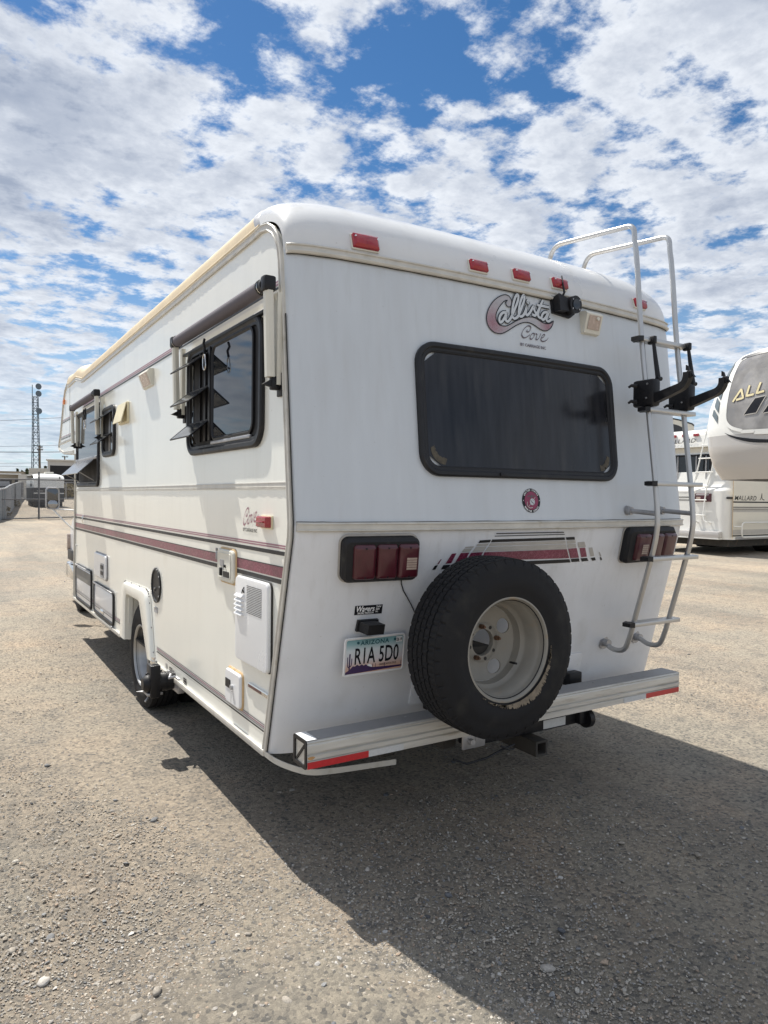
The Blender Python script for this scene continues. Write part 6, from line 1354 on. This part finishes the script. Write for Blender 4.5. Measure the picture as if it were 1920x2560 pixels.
# --- black and white travel trailer beyond the fence
A, B = pol(5.60, 52), pol(7.60, 52.2); A.z = B.z = gz(A.x, A.y); dv = (B - A).normalized(); dn = Vector((-dv.y, dv.x, 0))
TT = thing('camping_trailer', 'black and white camping trailer with a white roof beyond the chain link fence', 'trailer', (A + B) / 2 + dn * 2)
wd = (B - A).length; zb = A.z
def ttp(t, z, d=0.0): p = A + dv * t + dn * d; return Vector((p.x, p.y, z))
zt0, zt1 = 2.70, 2.62
m_ = MB(); m_.loops([[ttp(0, z, 0), ttp(wd, z, 0), ttp(wd, z, 5.2), ttp(0, z, 5.2)] for z in (zb + .38, 1.85)]); m_.build('lower_body', MT['bgdark'], TT)
m_ = MB(); m_.loops([[ttp(0, z, f), ttp(wd, z, f), ttp(wd, z, 5.2), ttp(0, z, 5.2)] for z, f in ((1.85, 0), (2.45, .02))]); m_.build('upper_body', MT['bgwhite'], TT)
m_ = MB(); rows = []
for d, z in ((.02, 2.45), (.02, 2.52), (.10, 2.62), (.5, 2.74), (1.2, 2.80), (5.2, 2.80), (5.2, 2.45)):
    rows.append([ttp(wd * t, z - .10 * (2 * t - 1) ** 4, d) for t in np.linspace(0, 1, 11)])
m_.grid(rows); m_.build('roof', MT['bgwhite'], TT)
m_ = MB(); m_.loops([[ttp(t, z, d) for t, d in ((.02, .05), (wd - .02, .05), (wd - .02, 5.1), (.02, 5.1))] for z in (2.447, 2.465)]); m_.build('roof_seam', MT['bgdark'], TT)
for z0, z1, k in ((1.46, 1.52, 'bgwhite'), (1.62, 1.66, 'palegrey')):
    m_ = MB(); m_.add([ttp(.0 if k == 'bgwhite' else .18, z0, -.006), ttp(wd if k == 'bgwhite' else .55, z0, -.006), ttp(wd if k == 'bgwhite' else .55, z1, -.006), ttp(.0 if k == 'bgwhite' else .18, z1, -.006)], [(0, 1, 2, 3)]); m_.build('body_stripe', MT[k], TT)
m_ = MB(); m_.box((0, 0, 0), (.55, .5, .12), .03, Matrix.Translation(ttp(wd * .42, 2.80, 1.1))); m_.build('roof_vent', MT['offwhite'], TT)
m_ = MB(); m_.add([ttp(-.01, 1.95, 1.1), ttp(-.01, 1.95, 2.4), ttp(-.01, 2.32, 2.4), ttp(-.01, 2.32, 1.1)], [(0, 1, 2, 3)]); m_.build('side_window', MT['glass'], TT)
m_ = MB().box((0, 0, 0), (.05, .25, .16), .0, Matrix.Translation(ttp(wd - .3, 2.44, -.1))); m_.build('awning_end', MT['bgdark'], TT)
for t in (.02, wd - .25):
    for d in (2.2, 3.0):
        m_ = MB(); c = ttp(t, zb + .34, d); m_.cyl(c, c + dv * .23, .35, 18); m_.build('trailer_wheel', MT['rubber'], TT)
m_ = MB(); m_.loops([[ttp(t, z, d) for t, d in ((.1, .05), (wd - .1, .05), (wd - .1, 5.0), (.1, 5.0))] for z in (zb + .08, zb + .4)], cap0=True); m_.build('chassis', MT['dark'], TT)

# --- sheds and buildings
def block(name, label, az0, az1, D, z1, depth, m, group=None, cat='building', D1=None):
    a, b = pol(az0, D), pol(az1, D1 or D); d = (b - a).normalized(); n = Vector((-d.y, d.x, 0)); z0 = min(a.z, b.z) - .3
    t = thing(name, label, cat, Vector(((a.x + b.x) / 2, (a.y + b.y) / 2, z0 + .3)), group)
    m_ = MB(); m_.loops([[Vector((p.x, p.y, z)) for p in (a, b, b + n * depth, a + n * depth)] for z in (z0, z1)], cap0=True, cap1=True); m_.build('wall', m, t)
    L = (b - a).length
    return t, (lambda s, z, off=0.0: Vector((a.x + d.x * s - n.x * off, a.y + d.y * s - n.y * off, z))), L
t, f, L = block('workshop', 'grey flat-roofed workshop with wide dark open bays behind the black and white trailer', 6.50, 13.0, 100, tz(.0405, 100), 14, MT['wall'])
m_ = MB(); m_.loops([[f(s, z, o) for s, o in ((-.18, .3), (L, .3), (L, -14), (-.18, -14))] for z in (tz(.0400, 100), tz(.0415, 100))], cap0=True, cap1=True); m_.build('parapet', MT['siding'], t)
for k in range(3):
    s0 = .27 + k * 3.6; m_ = MB(); m_.add([f(s0, .9, .02), f(s0 + 3.2, .9, .02), f(s0 + 3.2, tz(.0338, 100), .02), f(s0, tz(.0338, 100), .02)], [(0, 1, 2, 3)]); m_.build('open_bay', MT['dark'], t)
t, f, L = block('siding_shed', 'low pale shed of horizontal siding to the left of the grey workshop', 5.28, 6.52, 112, tz(.0295, 112), 8, MT['siding'])
for k in range(7):
    z = tz(.0295, 112) - .12 - k * .22; m_ = MB(); m_.box((0, 0, 0), (0, 0, 0)); m_.v = []; m_.f = []
    m_.add([f(0, z, .05), f(L, z, .05), f(L, z + .17, .02), f(0, z + .17, .02), f(0, z, 0), f(L, z, 0)], [(0, 1, 2, 3), (0, 4, 5, 1)]); m_.build('siding_board', MT['siding'], t)
t, f, L = block('open_carport', 'long low carport with a bright white roof edge at the far left', 1.2, 4.67, 92, tz(.0212, 92), 7, MT['tan'])
m_ = MB(); m_.loops([[f(s, z, o) for s, o in ((-.2, .3), (L + .2, .3), (L + .2, -7.2), (-.2, -7.2))] for z in (tz(.0211, 92), tz(.0224, 92))], cap0=True, cap1=True); m_.build('roof', MT['bgwhite'], t)
for k in range(4):
    s0 = .6 + k * 1.5; m_ = MB(); m_.add([f(s0, .9, .02), f(s0 + 1.2, .9, .02), f(s0 + 1.2, tz(.0150, 92), .02), f(s0, tz(.0150, 92), .02)], [(0, 1, 2, 3)]); m_.build('open_bay', MT['dark'], t)
t, f, L = block('brown_roofed_building', 'long brown building rising just above the white carport roof', 0.5, 5.25, 150, tz(.0252, 150), 12, MT['tan'])
t, f, L = block('pale_outbuilding', 'small pale outbuilding between the carport and the black and white trailer', 4.60, 5.42, 88, tz(.0218, 88), 5, MT['siding'])
m_ = MB(); m_.add([f(.15, 1.0, .02), f(.5, 1.0, .02), f(.5, 2.6, .02), f(.15, 2.6, .02)], [(0, 1, 2, 3)]); m_.build('door', MT['dark'], t)

# --- parked dark pickup behind the privacy fence
c = pol(3.55, 80); CR = thing('parked_pickup', 'dark parked pickup showing above the slatted fence at the far left', 'pickup', c)
def cx(x, y, z): p = pol(3.55, 80); r = Vector((math.cos(math.radians(3.55)), -math.sin(math.radians(3.55)), 0)); n = Vector((math.sin(math.radians(3.55)), math.cos(math.radians(3.55)), 0)); return p + r * x + n * y + UP * z
m_ = MB(); m_.loops([[cx(x * s, y, z) for x, y in ((-.95, 0), (.95, 0), (.95, 5.2), (-.95, 5.2))] for z, s in ((.45, 1), (1.0, 1.02), (1.25, .98))], cap0=True, cap1=True); m_.build('body', MT['bgdark'], CR)
m_ = MB(); m_.loops([[cx(x * s, y, z) for x, y in ((-.9, 1.3), (.9, 1.3), (.9, 3.2), (-.9, 3.2))] for z, s in ((1.25, 1), (1.9, .82))], cap1=True); m_.build('cab', MT['bgdark'], CR)
m_ = MB(); m_.add([cx(-.8, 1.28, 1.32), cx(.8, 1.28, 1.32), cx(.68, 1.28, 1.8), cx(-.68, 1.28, 1.8)], [(0, 1, 2, 3)]); m_.build('rear_window', MT['steel'], CR)
m_ = MB().box((0, 0, 0), (0, 0, 0)); m_.v = []; m_.f = []; m_.add([cx(-.9, -.03, 1.0), cx(.9, -.03, 1.0), cx(.9, -.03, 1.12), cx(-.9, -.03, 1.12)], [(0, 1, 2, 3)]); m_.build('tailgate_trim', MT['steel'], CR)
for x in (-.95, .75):
    for y in (.9, 4.2): m_ = MB(); m_.cyl(cx(x, y, .38), cx(x + .22, y, .38), .38, 16); m_.build('wheel', MT['rubber'], CR)

# --- lattice mast with three dishes
TB = pol(5.77, 220); TW = thing('lattice_mast', 'tall steel lattice radio mast carrying three round dishes', 'radio mast', TB)
def leg(i, h):
    hh = h / 29.0; r = 1.55 * (1 - hh) + .62 * hh if h < 18 else 1.55 * (1 - 18 / 29.0) + .62 * 18 / 29.0 - (h - 18) * .012
    a = math.radians(25 + 90 * i); return TB + Vector((r * math.cos(a) - .0 * h - .012 * h, r * math.sin(a), h))
lv = [0, 2.4, 4.8, 7.2, 9.6, 11.6, 13.6, 15.4, 17.2, 18.9, 20.6, 22.2, 23.8, 25.4, 27.0]
for i in range(4): m_ = MB(); m_.tube([leg(i, h) for h in lv] + ([leg(i, 30.2)] if i == 2 else []), .11, 6); m_.build('mast_leg', MT['towerm'], TW)
for k in range(len(lv) - 1):
    m_ = MB()
    for i in range(4):
        j = (i + 1) % 4; m_.tube([leg(i, lv[k + 1]), leg(j, lv[k + 1])], .065, 5); m_.tube([leg(i, lv[k]), leg(j, lv[k + 1])] if k % 2 else [leg(j, lv[k]), leg(i, lv[k + 1])], .055, 5)
    m_.build('mast_brace', MT['towerm'], TW)
vd = (Vector((CAM[0], CAM[1], 0)) - Vector((TB.x, TB.y, 0))).normalized(); rd = Vector((vd.y, -vd.x, 0)) * -1
for az, tn in ((5.89, .1325), (5.895, .1235), (5.93, .1018)):
    c = pol(az, 219, tz(tn, 219)); dx = (vd * .9 + rd * .42).normalized(); m_ = MB(); lathe(m_, [(.0, -.30), (.45, -.26), (.80, -.05), (.84, .06), (.80, .06), (.0, .02)], c, dx, 24); d_ = m_.build('dish', MT['towerm'], TW)
    m_ = MB(); m_.tube([c - dx * .3, Vector((leg(0, c.z - TB.z).x, leg(0, c.z - TB.z).y, c.z))], .10, 6); m_.build('dish_mount', MT['towerm'], d_)
# --- utility poles and lines
def upole(az, D, tt, arms, label):
    b = pol(az, D); t = thing('utility_pole', label, 'pole', b, 'utility poles beyond the lot'); top = tz(tt, D)
    m_ = MB(); m_.tube([b, Vector((b.x, b.y, top))], [.19, .12], 8); m_.build('shaft', MT['wood'], t)
    for ta, w, dz in arms:
        z = tz(ta, D); a = math.radians(az); r = Vector((math.cos(a), -math.sin(a), 0)); p = Vector((b.x, b.y, z)); m_ = MB(); m_.tube([p - r * w * .45 - UP * dz * .3, p + r * w * .55 + UP * dz * .3], .09, 6); am = m_.build('crossarm', MT['wood'], t)
        m_ = MB(); [m_.cyl(p + r * w * q, p + r * w * q + UP * .25, .05, 6) for q in (-.4, -.15, .3, .5)]; m_.build('insulator', MT['towerm'], am)
upole(5.99, 135, .0588, ((.0565, .75, -.1), (.0531, .9, 0)), 'wooden utility pole with two crossarms in front of the lattice mast')
upole(7.63, 165, .0462, ((.0452, 1.2, 0),), 'wooden utility pole with one crossarm above the grey workshop roof')
upole(1.9, 175, .034, ((.033, 1.0, 0),), 'low wooden utility pole left of the mast, beyond the brown building')
for tl, tr, D, r, lab in ((.0900, .0940, 120, .026, 'topmost thin power line crossing behind the mast'), (.0570, .0592, 128, .022, 'second power line, a thin one at crossarm height'), (.0495, .0508, 120, .05, 'thick power line sagging across below the crossarms'), (.0358, .0373, 130, .024, 'low power line just above the shed roofs'), (.0312, .0316, 140, .022, 'lowest power line touching the shed roof')):
    pts = []
    for k in range(25):
        q = -6 + 20 * k / 24; tt = tl + (tr - tl) * (q - 4.96) / 2.08; pts.append(pol(q, D, tz(tt, D) + .3 * ((q - 4) / 10) ** 2))
    m_ = MB(); m_.tube(pts, r, 5); tag(m_.build('power_line', MT['cable']), lab, 'power line', 'power lines across the back of the lot')

# --- vegetation far off
def leafy(name, label, cat, az, D, h, w, n, m, sz, conifer=False, group=None):
    b = pol(az, D); t = thing(name, label, cat, b, group)
    m_ = MB(); m_.tube([b, b + UP * h * (.9 if conifer else .5)], [w * .06 + .03, .02], 6); m_.build('trunk' if h > 3 else 'stem', MT['wood'], t)
    m_ = MB()
    for _ in range(n):
        q = random.random()
        if conifer: zz = h * (.12 + .88 * q); rr2 = w * (1 - q) * random.uniform(.3, 1.05) + .05
        else: zz = h * (.15 + .85 * q); rr2 = w * math.sqrt(max(.05, 1 - (2 * q - .8) ** 2 * .6)) * random.random() ** .5
        a = random.uniform(0, 2 * PI); c = b + Vector((rr2 * math.cos(a), rr2 * math.sin(a), zz)); u = Vector((random.gauss(0, 1), random.gauss(0, 1), random.gauss(0, .6))).normalized(); v = u.cross(Vector((random.gauss(0, 1), random.gauss(0, 1), random.gauss(0, 1)))).normalized(); s = sz * random.uniform(.6, 1.4)
        m_.add([c - u * s, c + v * s * .5, c + u * s, c - v * s * .5], [(0, 1, 2, 3)])
    m_.build('crown' if h > 3 else 'leaves', m, t, merge=False)
leafy('conifer_tree', 'small dark conifer beside the left end of the siding shed', 'tree', 5.16, 150, tz(.0290, 150) - .82, 1.1, 380, MT['leaf'], .30, True, 'far trees on the skyline')
leafy('conifer_tree', 'small dark conifer at the corner of the grey workshop roof', 'tree', 6.36, 160, tz(.0325, 160) - .82, 1.3, 380, MT['leaf'], .32, True, 'far trees on the skyline')
leafy('conifer_tree', 'tiny conifer on the skyline above the brown building', 'tree', 4.56, 190, tz(.0283, 190) - .82, 1.0, 320, MT['leaf'], .30, True, 'far trees on the skyline')
leafy('conifer_tree', 'tiny broad conifer left of the tower base on the skyline', 'tree', 4.85, 195, tz(.0268, 195) - .82, 1.2, 320, MT['leaf'], .30, True, 'far trees on the skyline')
leafy('dry_shrub', 'dry yellow shrub behind the left side of the black and white trailer', 'shrub', 5.15, 92, 1.7, 1.1, 420, MT['leafdry'], .16, False, 'dry shrubs along the boundary fence')
leafy('dry_shrub', 'dry yellow shrub right of the black and white trailer', 'shrub', 7.85, 92, 1.75, 1.2, 420, MT['leafdry'], .16, False, 'dry shrubs along the boundary fence')
leafy('dry_shrub', 'low dry shrub at the foot of the slatted fence', 'shrub', 4.25, 52, .6, .5, 260, MT['leafdry'], .07, False, 'dry shrubs along the boundary fence')
leafy('dry_shrub', 'low dry shrub close behind the gate at the far left', 'shrub', 3.55, 37, .55, .45, 260, MT['leafdry'], .06, False, 'dry shrubs along the boundary fence')
bpy.context.view_layer.update()
